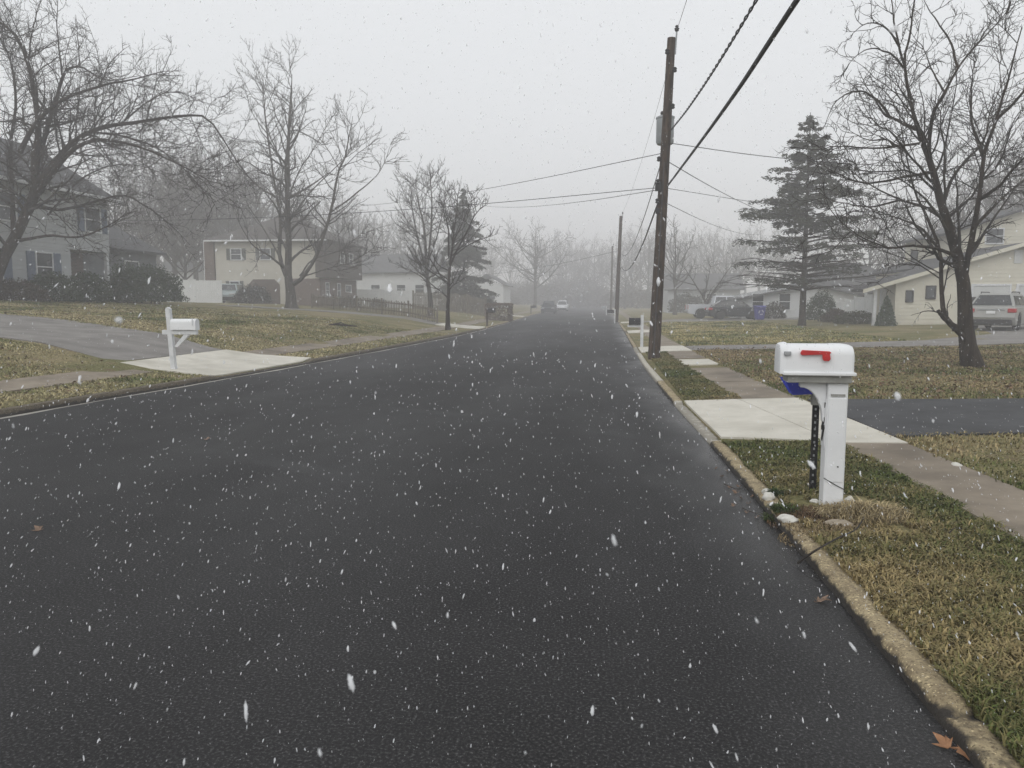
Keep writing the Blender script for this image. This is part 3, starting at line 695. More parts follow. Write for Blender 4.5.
def picket(name, a, b, h, mat, label, pw=.075, gap=.075, seed=1):
    rs = random.Random(seed); root = empty(name, (a[0], a[1], tz(*a)), 0, label, 'fence'); o = Vector(root.location)
    L = math.hypot(b[0] - a[0], b[1] - a[1]); n = round(L / 2.4)
    for i in range(n + 1):
        t = i / n; x, y = a[0] + (b[0] - a[0]) * t, a[1] + (b[1] - a[1]) * t; z = tz(x, y)
        MB().box(x - o.x - .05, x - o.x + .05, y - o.y - .05, y - o.y + .05, z - o.z - .3, z - o.z + h + .05).build('post', M[mat], root)
        if i == n: break
        t2 = (i + 1) / n; x2, y2 = a[0] + (b[0] - a[0]) * t2, a[1] + (b[1] - a[1]) * t2; z2 = tz(x2, y2)
        wl_ = Wall((x - o.x, y - o.y), (x2 - o.x, y2 - o.y)); m = MB(); k = .08
        while k < wl_.L - .08:
            zz = z + (z2 - z) * k / wl_.L - o.z; hh = h * rs.uniform(.9, 1.03)
            m.prism([(k, zz + .04), (k + pw, zz + .04), (k + pw, zz + hh - .06), (k + pw / 2, zz + hh), (k, zz + hh - .06)], lambda u, v, tt: wl_.P(u, tt, v), .03, .05)
            k += pw + gap * rs.uniform(.8, 1.3)
        for zz in (.25, .75):
            m.add([wl_.P(0, .0, z - o.z + h * zz), wl_.P(wl_.L, .0, z2 - o.z + h * zz), wl_.P(wl_.L, .0, z2 - o.z + h * zz + .08), wl_.P(0, 0, z - o.z + h * zz + .08),
                   wl_.P(0, .03, z - o.z + h * zz), wl_.P(wl_.L, .03, z2 - o.z + h * zz), wl_.P(wl_.L, .03, z2 - o.z + h * zz + .08), wl_.P(0, .03, z - o.z + h * zz + .08)],
                  [(0, 3, 2, 1), (4, 5, 6, 7), (0, 1, 5, 4), (1, 2, 6, 5), (2, 3, 7, 6), (3, 0, 4, 7)])
        m.build('pickets', M[mat], root)
picket('picket_fence', (ax(312, 52), 52), (ax(437, 44.5), 44.5), .95, 'fence_wood', 'weathered low picket fence running from the cream house down to the sidewalk')
picket('picket_fence', (ax(413, 70), 70), (ax(486, 66), 66), 1.7, 'fence_wood', 'tall weathered picket fence in front of the dark evergreen', .09, .05, 2)
# ================================================================== TREES
def tubes_np(P, Rd, n):
    """P (N,k,3) polylines, Rd (N,k) radii -> verts, quads of n-sided tubes"""
    N, k, _ = P.shape
    T = np.empty_like(P); T[:, 1:-1] = P[:, 2:] - P[:, :-2]; T[:, 0] = P[:, 1] - P[:, 0]; T[:, -1] = P[:, -1] - P[:, -2]
    T /= np.linalg.norm(T, axis=2, keepdims=True) + 1e-9
    m = P[:, -1] - P[:, 0]; ref = np.cross(m, np.where(abs(m[:, 2:3]) > .8 * np.linalg.norm(m, axis=1, keepdims=True), [[1., 0, 0]], [[0, 0, 1.]]))
    ref /= np.linalg.norm(ref, axis=1, keepdims=True) + 1e-9
    A = ref[:, None, :] - T * np.sum(ref[:, None, :] * T, 2, keepdims=True); A /= np.linalg.norm(A, axis=2, keepdims=True) + 1e-9
    B = np.cross(T, A); ang = np.arange(n) * 2 * np.pi / n
    V = P[:, :, None, :] + Rd[:, :, None, None] * (A[:, :, None, :] * np.cos(ang)[None, None, :, None] + B[:, :, None, :] * np.sin(ang)[None, None, :, None])
    base = (np.arange(N) * k * n)[:, None, None] + (np.arange(k - 1) * n)[None, :, None]
    j = np.arange(n)[None, None, :]; j2 = (np.arange(n) + 1) % n
    F = np.stack([base + j, base + j2[None, None, :], base + n + j2[None, None, :], base + n + j], -1).reshape(-1, 4)
    return V.reshape(-1, 3), F
def spline(pts, k):
    P = np.asarray(pts, float); Q = np.concatenate([[2 * P[0] - P[1]], P, [2 * P[-1] - P[-2]]])
    out = []; n = len(P) - 1
    for t in np.linspace(0, n, k):
        i = min(int(t), n - 1); f = t - i; p0, p1, p2, p3 = Q[i:i + 4]
        out.append(.5 * (2 * p1 + (p2 - p0) * f + (2 * p0 - 5 * p1 + 4 * p2 - p3) * f * f + (3 * p1 - p0 - 3 * p2 + p3) * f ** 3))
    return np.array(out)
def spawn(rs, P, Rd, dens, t0, lfac, ang, trop, k, rfac, rmin, lmin=.05, lmax=9, jit=.18, flat=0, bias=None):
    N, kk, _ = P.shape; seg = np.linalg.norm(np.diff(P, axis=1), axis=2); L = seg.sum(1)
    cnt = np.maximum(1, np.round(L * (1 - t0) * dens * rs.uniform(.75, 1.25, N))).astype(int)
    idx = np.repeat(np.arange(N), cnt); M_ = len(idx); t = rs.uniform(t0, 1, M_) ** .9
    f = t * (kk - 1); i = np.minimum(f.astype(int), kk - 2); u = (f - i)[:, None]
    pos = P[idx, i] * (1 - u) + P[idx, i + 1] * u; tan = P[idx, i + 1] - P[idx, i]; tan /= np.linalg.norm(tan, axis=1, keepdims=True) + 1e-9
    rad = Rd[idx, i] * (1 - u[:, 0]) + Rd[idx, i + 1] * u[:, 0]
    rv = rs.normal(size=(M_, 3)); rv[:, 2] *= (1 - flat); rv -= tan * np.sum(rv * tan, 1, keepdims=True); rv /= np.linalg.norm(rv, axis=1, keepdims=True) + 1e-9
    a = np.radians(rs.uniform(ang[0], ang[1], M_))[:, None]
    d = tan * np.cos(a) + rv * np.sin(a)
    ln = np.clip(L[idx] * lfac * (1.05 - .65 * t) * rs.uniform(.55, 1.25, M_), lmin, lmax)
    r0 = np.clip(rad * rfac, rmin, None); r0 = np.minimum(r0, np.maximum(ln * .03, rmin))
    Q = np.empty((M_, k, 3)); Q[:, 0] = pos; st = (ln / (k - 1))[:, None]
    tr = np.array([0, 0, trop]) if bias is None else np.array(bias)
    for s in range(1, k):
        d = d + tr * (1.0 / (k - 1)) * 2 + rs.normal(size=(M_, 3)) * jit; d /= np.linalg.norm(d, axis=1, keepdims=True)
        Q[:, s] = Q[:, s - 1] + d * st
    return Q, r0[:, None] * np.linspace(1, .3, k)[None, :]
def tree_meshes(rs, limbs, levels, ntrunk_levels=0):
    """limbs: [(pts, r0, r1)] ; levels: spawn dicts. Returns trunk mesh data, crown mesh data."""
    k = 18; P = np.stack([spline(p, k) for p, _, _ in limbs]); Rd = np.stack([a + (min(b, .35 * a) * .55 - a) * np.linspace(0, 1, k) ** .8 for _, a, b in limbs])
    wob = rs.normal(size=P.shape) * (Rd[:, :, None] * .16 + .012); wob[:, 1:-1] = (wob[:, :-2] + wob[:, 1:-1] * 2 + wob[:, 2:]) / 4; wob[:, 0] = 0; P = P + wob
    Tv, Tf = tubes_np(P, Rd, 9)
    V, F, o = [], [], 0
    cur = (P, Rd)
    allp = [cur]
    for lv in levels:
        lv = dict(lv); sides = lv.pop('sides', 4); src = lv.pop('src', -1); lim = lv.pop('tmax', None)
        q = spawn(rs, *allp[src], **lv); allp.append(q)
        v, f = tubes_np(*q, sides); V.append(v); F.append(f + o); o += len(v)
    return (Tv, Tf), (np.concatenate(V), np.concatenate(F))
def bare_tree(name, loc, limbs, levels, seed, label, group=None, bark='bark_dark', twig='twig', flare=True, cat='tree'):
    rs = np.random.RandomState(seed)
    (tv, tf), (cv, cf) = tree_meshes(rs, limbs, levels)
    if flare:
        h = np.clip(1 - tv[:, 2] / .7, 0, 1); c = np.array(limbs[0][0][0][:2]); m = (h > 0) & (np.hypot(*(tv[:, :2] - c).T) < limbs[0][1] * 2.2)
        tv[m, :2] = c + (tv[m, :2] - c) * (1 + .45 * h[m, None] ** 2)
    root = empty(name, loc, 0, label, cat, group)
    link_mesh('trunk', np_mesh('trunk', tv, tf, True), M[bark], root); link_mesh('crown', np_mesh('crown', cv, cf, True), M[twig], root)
    return root
def limbs_from(Y0, base, rows):
    """rows: ([(px,py,dy)...], r0, r1) surveyed from the photograph, made relative to the tree's foot"""
    b = np.asarray(base); return [([at(px, py, Y0 + dy) - b for px, py, dy in pts], r0, r1) for pts, r0, r1 in rows]
LV = lambda dens1, dens2, dens3, l1=.5, trop=.12, rm=.007, **kw: [
    dict(dens=dens1, t0=.22, lfac=l1, ang=(32, 68), trop=trop, k=7, rfac=.5, rmin=rm * 1.9, lmax=3.2, sides=5),
    dict(dens=dens2, t0=.18, lfac=.5, ang=(28, 62), trop=trop, k=5, rfac=.55, rmin=rm * 1.25, lmax=1.6, sides=4),
    dict(dens=dens3, t0=.12, lfac=.5, ang=(25, 60), trop=trop * .8, k=4, rfac=.6, rmin=rm, lmax=.8, sides=3)]

# ---- big forked tree on the right lawn, hung with dry pods
Y0 = 17.8; bx = ax(972, Y0); base = (bx, Y0, tz(bx, Y0) - .05)
rows = [([(973, 369, 0), (967, 320, 0), (963, 276, 0), (953, 242, 0), (942, 206, .1), (931, 163, .2), (918, 130, .3), (910, 98, .4), (905, 60, .5)], .185, .03),
        ([(964, 278, 0), (972, 245, -.2), (978, 205, -.4), (984, 160, -.6), (996, 120, -.8), (1008, 80, -1), (1022, 28, -1.2)], .095, .025),
        ([(970, 345, 0), (957, 330, -.1), (944, 314, -.15), (941, 292, -.1), (939, 250, 0), (926, 215, .4), (914, 190, .8), (905, 150, 1.1), (899, 110, 1.4)], .095, .02),
        ([(956, 330, -.1), (946, 319, -.25), (939, 312, -.35), (937, 311, -.4)], .10, .2),
        ([(931, 163, .2), (930, 125, 0), (942, 98, -.3), (958, 68, -.5), (980, 42, -.7), (1006, 14, -.9)], .06, .02),
        ([(916, 129, .3), (900, 121, .6), (884, 114, .9), (874, 98, 1.2), (862, 80, 1.6)], .06, .016),
        ([(911, 100, .4), (905, 70, .1), (898, 40, -.2), (892, 8, -.4), (890, -25, -.6)], .05, .014),
        ([(942, 206, .1), (952, 178, .8), (966, 160, 1.5), (984, 141, 2.2), (993, 105, 2.8), (1014, 56, 3.4)], .055, .018),
        ([(958, 256, 0), (938, 249, -.6), (914, 246, -1.2), (886, 247, -1.7), (862, 237, -2.1), (838, 221, -2.4)], .055, .014),
        ([(946, 220, 0), (922, 206, .8), (898, 199, 1.4), (868, 183, 2.0), (838, 160, 2.6)], .055, .014),
        ([(933, 172, .2), (906, 176, -.6), (876, 183, -1.2), (850, 180, -1.6), (828, 172, -2)], .05, .012),
        ([(979, 200, -.4), (1000, 185, -1.2), (1024, 158, -2), (1052, 140, -2.8)], .055, .02),
        ([(976, 225, -.3), (1000, 200, .6), (1030, 176, 1.4), (1062, 160, 2.0)], .05, .018),
        ([(996, 120, -.8), (1024, 92, -1.2), (1050, 50, -1.5), (1065, 10, -1.7)], .045, .016),
        ([(905, 150, 1.1), (886, 140, 1.8), (866, 140, 2.4), (846, 128, 3)], .04, .012),
        ([(939, 250, 0), (915, 225, 1.0), (890, 215, 1.8), (860, 205, 2.5)], .045, .012),
        ([(905, 60, .5), (912, 20, .3), (916, -30, .1), (914, -70, 0)], .035, .012),
        ([(889, 116, .8), (872, 96, 1.0), (852, 92, 1.2), (834, 104, 1.3), (824, 128, 1.3)], .04, .012),
        ([(905, 68, .4), (888, 52, .2), (868, 50, 0), (848, 64, -.2)], .035, .012),
        ([(900, 48, -.2), (884, 26, -.5), (866, 24, -.8), (850, 36, -1)], .03, .012),
        ([(926, 142, .2), (900, 146, -.9), (872, 148, -1.6), (846, 146, -2.1), (826, 150, -2.4)], .04, .012),
        ([(958, 68, -.5), (948, 36, -.3), (930, 12, -.1), (920, -8, 0)], .035, .012),
        ([(938, 188, .1), (912, 158, -.8), (890, 132, -1.5), (868, 122, -2.0)], .04, .012),
        ([(945, 92, -.3), (928, 62, .4), (922, 34, .8)], .03, .01),
        ([(984, 160, -.6), (972, 120, .2), (972, 80, .6), (980, 48, .9)], .045, .012),
        ([(900, 200, 1.4), (872, 206, 1.0), (846, 204, .6), (822, 196, .3)], .035, .01),
        ([(1006, 14, -.9), (1018, -30, -1), (1025, -70, -1.1)], .03, .012)]
lv = [dict(dens=4.4, t0=.22, lfac=.5, ang=(28, 62), trop=.16, k=8, rfac=.36, rmin=.010, lmax=2.3, lmin=.6, sides=5, jit=.17),
      dict(dens=4.8, t0=.15, lfac=.52, ang=(25, 60), trop=.08, k=6, rfac=.55, rmin=.007, lmax=1.15, lmin=.25, sides=4, jit=.2),
      dict(dens=7.5, t0=.12, lfac=.55, ang=(25, 65), trop=.0, k=4, rfac=.6, rmin=.0052, lmax=.55, lmin=.14, sides=3, jit=.22),
      dict(dens=3.6, t0=.35, lfac=.3, ang=(50, 120), trop=-1.2, k=4, rfac=1, rmin=.0062, lmin=.10, lmax=.26, sides=3, src=2, jit=.1)]
rows = [(p_, a_ * (1 if a_ > .15 else .8), b_r * .7) for p_, a_, b_r in rows]
bare_tree('bare_tree', base, limbs_from(Y0, base, rows), lv, 11, 'large dark bare tree with a pale forked stem standing on the right lawn', bark='bark_dark')

# ---- spreading tree in front of the grey house on the left
Y0 = 29.0; bx = ax(-6, Y0); base = (bx, Y0, tz(bx, Y0) - .1)
rows = [([(-8, 292, 0), (0, 266, 0), (14, 241, 0), (27, 212, 0), (37, 185, 0), (35, 160, 0), (38, 135, 0), (36, 105, 0), (28, 62, 0), (15, 35, 0), (0, 22, 0), (-20, 8, 0)], .33, .04),
        ([(36, 168, 0), (48, 125, .4), (57, 100, .8), (62, 78, 1.0), (72, 68, 1.3), (84, 68, 1.6), (105, 80, 2.0), (140, 76, 2.4)], .13, .02),
        ([(20, 152, 0), (37, 122, -.4), (62, 100, -.9), (100, 86, -1.5), (132, 80, -2), (165, 71, -2.6)], .13, .02),
        ([(38, 185, 0), (56, 160, .3), (75, 140, .7), (105, 127, 1.2), (140, 122, 1.8), (185, 116, 2.6), (210, 121, 3.0), (236, 160, 3.2), (255, 185, 3.4)], .17, .018),
        ([(36, 195, 0), (70, 152, -.8), (100, 140, -1.5), (140, 147, -2.3), (175, 162, -3), (212, 182, -3.6)], .13, .016),
        ([(15, 241, 0), (48, 236, -.5), (80, 237, -.9), (107, 226, -1.3), (130, 212, -1.7)], .085, .02),
        ([(32, 205, 0), (55, 210, .8), (75, 207, 1.4), (120, 195, 2.3), (145, 205, 2.8), (170, 224, 3.2), (190, 245, 3.5)], .10, .014),
        ([(14, 241, 0), (12, 190, .6), (11, 140, .9), (15, 100, 1.2), (11, 62, 1.4), (0, 40, 1.6), (-10, 5, 1.8)], .12, .025),
        ([(62, 75, 1.0), (58, 40, 1.1), (57, 10, 1.2), (60, -25, 1.3)], .045, .012),
        ([(80, 67, 1.5), (78, 40, 1.8), (76, 15, 2.0)], .035, .01),
        ([(28, 62, 0), (34, 25, -.4), (44, -10, -.7)], .05, .014),
        ([(90, 132, 1), (120, 135, .2), (160, 150, -.4), (190, 175, -.8), (215, 205, -1.1)], .06, .012),
        ([(120, 124, 1.5), (150, 100, 2.2), (175, 92, 2.8), (200, 100, 3.2)], .05, .012),
        ([(0, 266, 0), (-20, 230, 0), (-35, 180, .3), (-40, 120, .4)], .12, .03),
        ([(48, 215, .3), (80, 180, 2.0), (115, 165, 2.8), (155, 170, 3.6), (190, 195, 4.2)], .06, .012),
        ([(100, 85, -1.5), (112, 60, -1.8), (130, 45, -2)], .035, .01)]
lv = [dict(dens=4.2, t0=.1, lfac=.42, ang=(28, 72), trop=.14, k=8, rfac=.36, rmin=.013, lmax=2.6, lmin=.6, sides=5, jit=.2),
      dict(dens=4.6, t0=.1, lfac=.55, ang=(30, 70), trop=.16, k=6, rfac=.55, rmin=.009, lmax=1.4, lmin=.3, sides=4, jit=.24),
      dict(dens=4.6, t0=.1, lfac=.5, ang=(28, 70), trop=.25, k=4, rfac=.6, rmin=.0068, lmax=.7, lmin=.16, sides=3, jit=.26)]
rows = [(p_, a_ * .84, b_r) for p_, a_, b_r in rows]
bare_tree('bare_tree', base, limbs_from(Y0, base, rows), lv, 21, 'spreading dark bare tree with arching limbs in front of the grey house', bark='bark_dark')

# ---- tall several-stemmed tree before the cream house
Y0 = 46.0; bx = ax(292, Y0); base = (bx, Y0, tz(bx, Y0) - .1)
rows = [([(292, 311, 0), (291, 292, 0), (289, 276, 0), (288, 237, 0), (287, 181, 0), (289, 136, 0), (291, 97, 0), (292, 74, 0)], .36, .025),
        ([(289, 282, 0), (279, 256, .5), (281, 219, .9), (276, 192, 1.1), (266, 124, 1.5), (264, 97, 1.7), (261, 82, 1.8)], .16, .02),
        ([(284, 268, 0), (270, 256, -.6), (253, 245, -1), (241, 226, -1.3), (232, 206, -1.5)], .08, .015),
        ([(277, 198, 1.1), (257, 185, 1.5), (230, 158, 2), (217, 135, 2.4)], .07, .014),
        ([(294, 284, 0), (302, 277, -.3), (317, 254, -.7), (330, 215, -1.1), (338, 173, -1.4), (345, 158, -1.5), (350, 132, -1.6), (353, 116, -1.7)], .15, .02),
        ([(331, 212, -1.1), (358, 192, -1.6), (381, 170, -2), (393, 138, -2.2)], .06, .012),
        ([(300, 276, 0), (313, 260, .8), (343, 249, 1.8), (362, 234, 2.3), (398, 222, 3)], .065, .012),
        ([(289, 222, 0), (310, 192, -.8), (343, 160, -1.8), (360, 140, -2.2)], .06, .012),
        ([(288, 200, 0), (300, 170, 1.2), (316, 145, 2), (335, 110, 2.8)], .06, .012),
        ([(289, 136, 0), (300, 115, -.8), (312, 88, -1.3)], .04, .01),
        ([(268, 135, 1.4), (252, 112, 1.8), (244, 82, 2.0)], .04, .01),
        ([(279, 256, .5), (262, 226, 1.8), (246, 200, 2.6), (238, 170, 3)], .06, .012),
        ([(302, 277, 0), (330, 268, -1.5), (352, 262, -2.4), (378, 245, -3)], .05, .012)]
lv = LV(2.9, 3.6, 3.6, .44, .2, .0105)
bare_tree('bare_tree', base, limbs_from(Y0, base, rows), lv, 31, 'tall bare tree splitting low into several stems before the cream house', bark='bark_grey', twig='twig_grey')

# ---- street tree on the left verge
Y0 = 35.6; bx = ax(448, Y0); base = (bx, Y0, tz(bx, Y0) - .05)
rows = [([(448, 330, 0), (448, 312, 0), (448, 296, 0), (450, 265, 0), (453, 239, 0), (457, 213, 0), (458, 194, 0)], .125, .015),
        ([(449, 258, 0), (448, 228, .4), (444, 212, .6), (442, 201, .7)], .05, .012),
        ([(447, 283, 0), (437, 270, -.3), (429, 256, -.6), (419, 230, -.9)], .045, .01),
        ([(451, 263, 0), (463, 239, -.4), (477, 212, -.9), (488, 204, -1.2)], .055, .012),
        ([(453, 256, 0), (474, 242, .5), (497, 234, .9)], .04, .01),
        ([(452, 245, 0), (466, 215, .7), (474, 190, 1)], .04, .01)]
lv = LV(4.8, 4.8, 4.2, .5, .26, .0088)
bare_tree('bare_tree', base, limbs_from(Y0, base, rows), lv, 41, 'slender dark bare tree on the left verge close to the kerb', bark='bark_dark')
# ---- paler tree behind it
Y0 = 50.0; bx = ax(429, Y0); base = (bx, Y0, tz(bx, Y0) - .05)
rows = [([(430, 316, 0), (429, 290, 0), (427, 270, 0), (424, 226, 0), (419, 206, .2), (416, 186, .3)], .2, .02),
        ([(427, 272, 0), (418, 239, .6), (412, 208, 1), (409, 187, 1.3)], .09, .016),
        ([(428, 266, 0), (432, 218, -.6), (431, 190, -1), (430, 175, -1.1)], .09, .016),
        ([(429, 285, 0), (420, 276, -.6), (405, 268, -1), (388, 262, -1.4)], .05, .012),
        ([(428, 262, 0), (440, 225, .8), (446, 190, 1.2)], .06, .014),
        ([(426, 240, 0), (408, 222, -1.0), (394, 196, -1.7)], .05, .012)]
lv = LV(4.2, 4.4, 3.8, .5, .28, .0108)
bare_tree('bare_tree', base, limbs_from(Y0, base, rows), lv, 42, 'pale grey bare tree beside the low picket fence, behind the slender verge tree', bark='bark_grey', twig='twig_grey')

def generic_limbs(rs, h, spread, forks, lean=0):
    r0 = h * .019; P = [np.array([0, 0, -.15])]
    for i in range(1, 6): P.append(np.array([lean * i / 5 + rs.normal() * .06, rs.normal() * .06, h * i / 5 * .86]))
    out = [(P, r0, r0 * .14)]
    for j in range(forks):
        t = rs.uniform(.22, .7); s = P[0] + (P[-1] - P[0]) * t; a = rs.uniform(0, 6.28) + j * 2.4; rr = spread * rs.uniform(.55, 1.05) * (1.15 - t * .7); up = h * rs.uniform(.25, .42) * (1.25 - t * .5)
        e = np.array([math.cos(a) * rr, math.sin(a) * rr, up])
        out.append(([s, s + e * np.array([.45, .45, .3]), s + e * np.array([.8, .8, .68]), s + e], r0 * .45 * (1.2 - t), r0 * .1))
    return out
# ---- small ornamental tree by the pickup, thin tree left of it
Y0 = 66.0; bx = ax(706, Y0); base = (bx, Y0, tz(bx, Y0) - .05)
rows = [([(706, 312, 0), (706, 303, 0), (700, 292, 0), (690, 276, .3), (680, 262, .6)], .15, .02), ([(706, 306, 0), (712, 294, -.3), (722, 279, -.7), (734, 262, -1)], .11, .02),
        ([(704, 300, 0), (708, 280, .6), (712, 258, 1)], .08, .015), ([(695, 285, .2), (678, 280, -.6), (664, 274, -1)], .05, .012), ([(718, 284, -.5), (738, 278, .4), (752, 272, 1)], .05, .012)]
bare_tree('bare_tree', base, limbs_from(Y0, base, rows), LV(3, 2.8, 2.0, .5, .12, .011), 51, 'small bare tree forking near the ground behind the pickup truck', bark='bark_grey', twig='twig_grey')
Y0 = 82.0; bx = ax(675, Y0); rs = np.random.RandomState(9)
bare_tree('bare_tree', (bx, Y0, tz(bx, Y0)), generic_limbs(rs, 10.5, 2.6, 9), LV(2.2, 2.2, 1.6, .45, .25, .013), 52, 'tall thin hazy bare tree right of the nearest utility pole', bark='bark_grey', twig='twig_grey')
Y0 = 140.0; bx = ax(535, Y0); rs = np.random.RandomState(10)
bare_tree('bare_tree', (bx, Y0, tz(bx, Y0)), generic_limbs(rs, 17, 9.0, 16), LV(2.2, 2.0, 1.4, .5, .2, .017), 53, 'broad bare tree fading into snow above the parked cars', bark='bark_grey', twig='twig_grey')
# ---- trees rising behind the houses and at the end of the road: a few kinds, each tree its own thing
protos = []
for s, (h, sp, fk) in enumerate(((14, 4.6, 14), (17, 5.2, 16), (11.5, 4.6, 13), (15, 3.6, 13))):
    rs = np.random.RandomState(70 + s)
    protos.append(dict(h=h, limbs=generic_limbs(rs, h, sp, fk), seed=80 + s, made=None))
def far_tree(x, y, kind, sc, rz, label, group, z=None):
    p = protos[kind]
    if p['made'] is None:
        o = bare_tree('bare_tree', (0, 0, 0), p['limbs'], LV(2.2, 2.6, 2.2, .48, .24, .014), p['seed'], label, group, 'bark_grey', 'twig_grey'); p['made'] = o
    else: o = copy_tree(p['made'])
    tag(o, label, None, group); o.location = (x, y, tz(x, y) - .1 if z is None else z); o.rotation_euler = (0, 0, rz); o.scale = (sc, sc, sc)
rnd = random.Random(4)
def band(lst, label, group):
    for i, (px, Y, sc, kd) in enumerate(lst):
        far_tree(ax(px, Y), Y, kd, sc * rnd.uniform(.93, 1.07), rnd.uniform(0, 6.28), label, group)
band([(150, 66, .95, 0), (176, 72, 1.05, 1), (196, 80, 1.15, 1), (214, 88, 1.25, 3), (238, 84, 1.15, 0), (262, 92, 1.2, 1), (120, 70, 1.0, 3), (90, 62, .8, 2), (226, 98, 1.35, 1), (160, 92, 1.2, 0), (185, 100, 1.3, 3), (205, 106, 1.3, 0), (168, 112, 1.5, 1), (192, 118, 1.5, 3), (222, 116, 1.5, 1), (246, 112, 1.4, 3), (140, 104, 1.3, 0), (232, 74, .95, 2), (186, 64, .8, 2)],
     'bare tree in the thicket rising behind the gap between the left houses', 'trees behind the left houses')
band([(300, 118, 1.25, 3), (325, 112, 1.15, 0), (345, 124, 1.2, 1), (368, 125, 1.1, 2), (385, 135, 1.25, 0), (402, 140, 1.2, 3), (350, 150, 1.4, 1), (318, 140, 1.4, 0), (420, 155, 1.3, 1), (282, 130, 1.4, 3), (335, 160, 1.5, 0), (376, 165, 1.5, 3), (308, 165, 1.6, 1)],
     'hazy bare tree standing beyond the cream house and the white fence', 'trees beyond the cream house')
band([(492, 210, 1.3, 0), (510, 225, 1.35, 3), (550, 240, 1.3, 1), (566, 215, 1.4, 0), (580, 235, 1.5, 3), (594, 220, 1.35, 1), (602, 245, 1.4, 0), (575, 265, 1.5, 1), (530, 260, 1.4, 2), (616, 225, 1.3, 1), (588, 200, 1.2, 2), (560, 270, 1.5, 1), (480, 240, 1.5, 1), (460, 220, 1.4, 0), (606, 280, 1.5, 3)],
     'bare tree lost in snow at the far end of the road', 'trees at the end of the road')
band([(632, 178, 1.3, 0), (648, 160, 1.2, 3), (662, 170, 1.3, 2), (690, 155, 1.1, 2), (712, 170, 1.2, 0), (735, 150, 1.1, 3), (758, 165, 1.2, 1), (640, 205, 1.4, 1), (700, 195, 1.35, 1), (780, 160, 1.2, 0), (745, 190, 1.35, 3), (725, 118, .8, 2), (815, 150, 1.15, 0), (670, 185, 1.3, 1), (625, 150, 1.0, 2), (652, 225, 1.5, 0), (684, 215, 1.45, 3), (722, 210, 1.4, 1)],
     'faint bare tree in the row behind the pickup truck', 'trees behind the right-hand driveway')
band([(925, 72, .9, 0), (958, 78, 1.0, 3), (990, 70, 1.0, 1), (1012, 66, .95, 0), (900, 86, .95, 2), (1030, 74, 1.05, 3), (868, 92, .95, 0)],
     'bare tree rising behind the roofs of the pale yellow house', 'trees behind the yellow house')

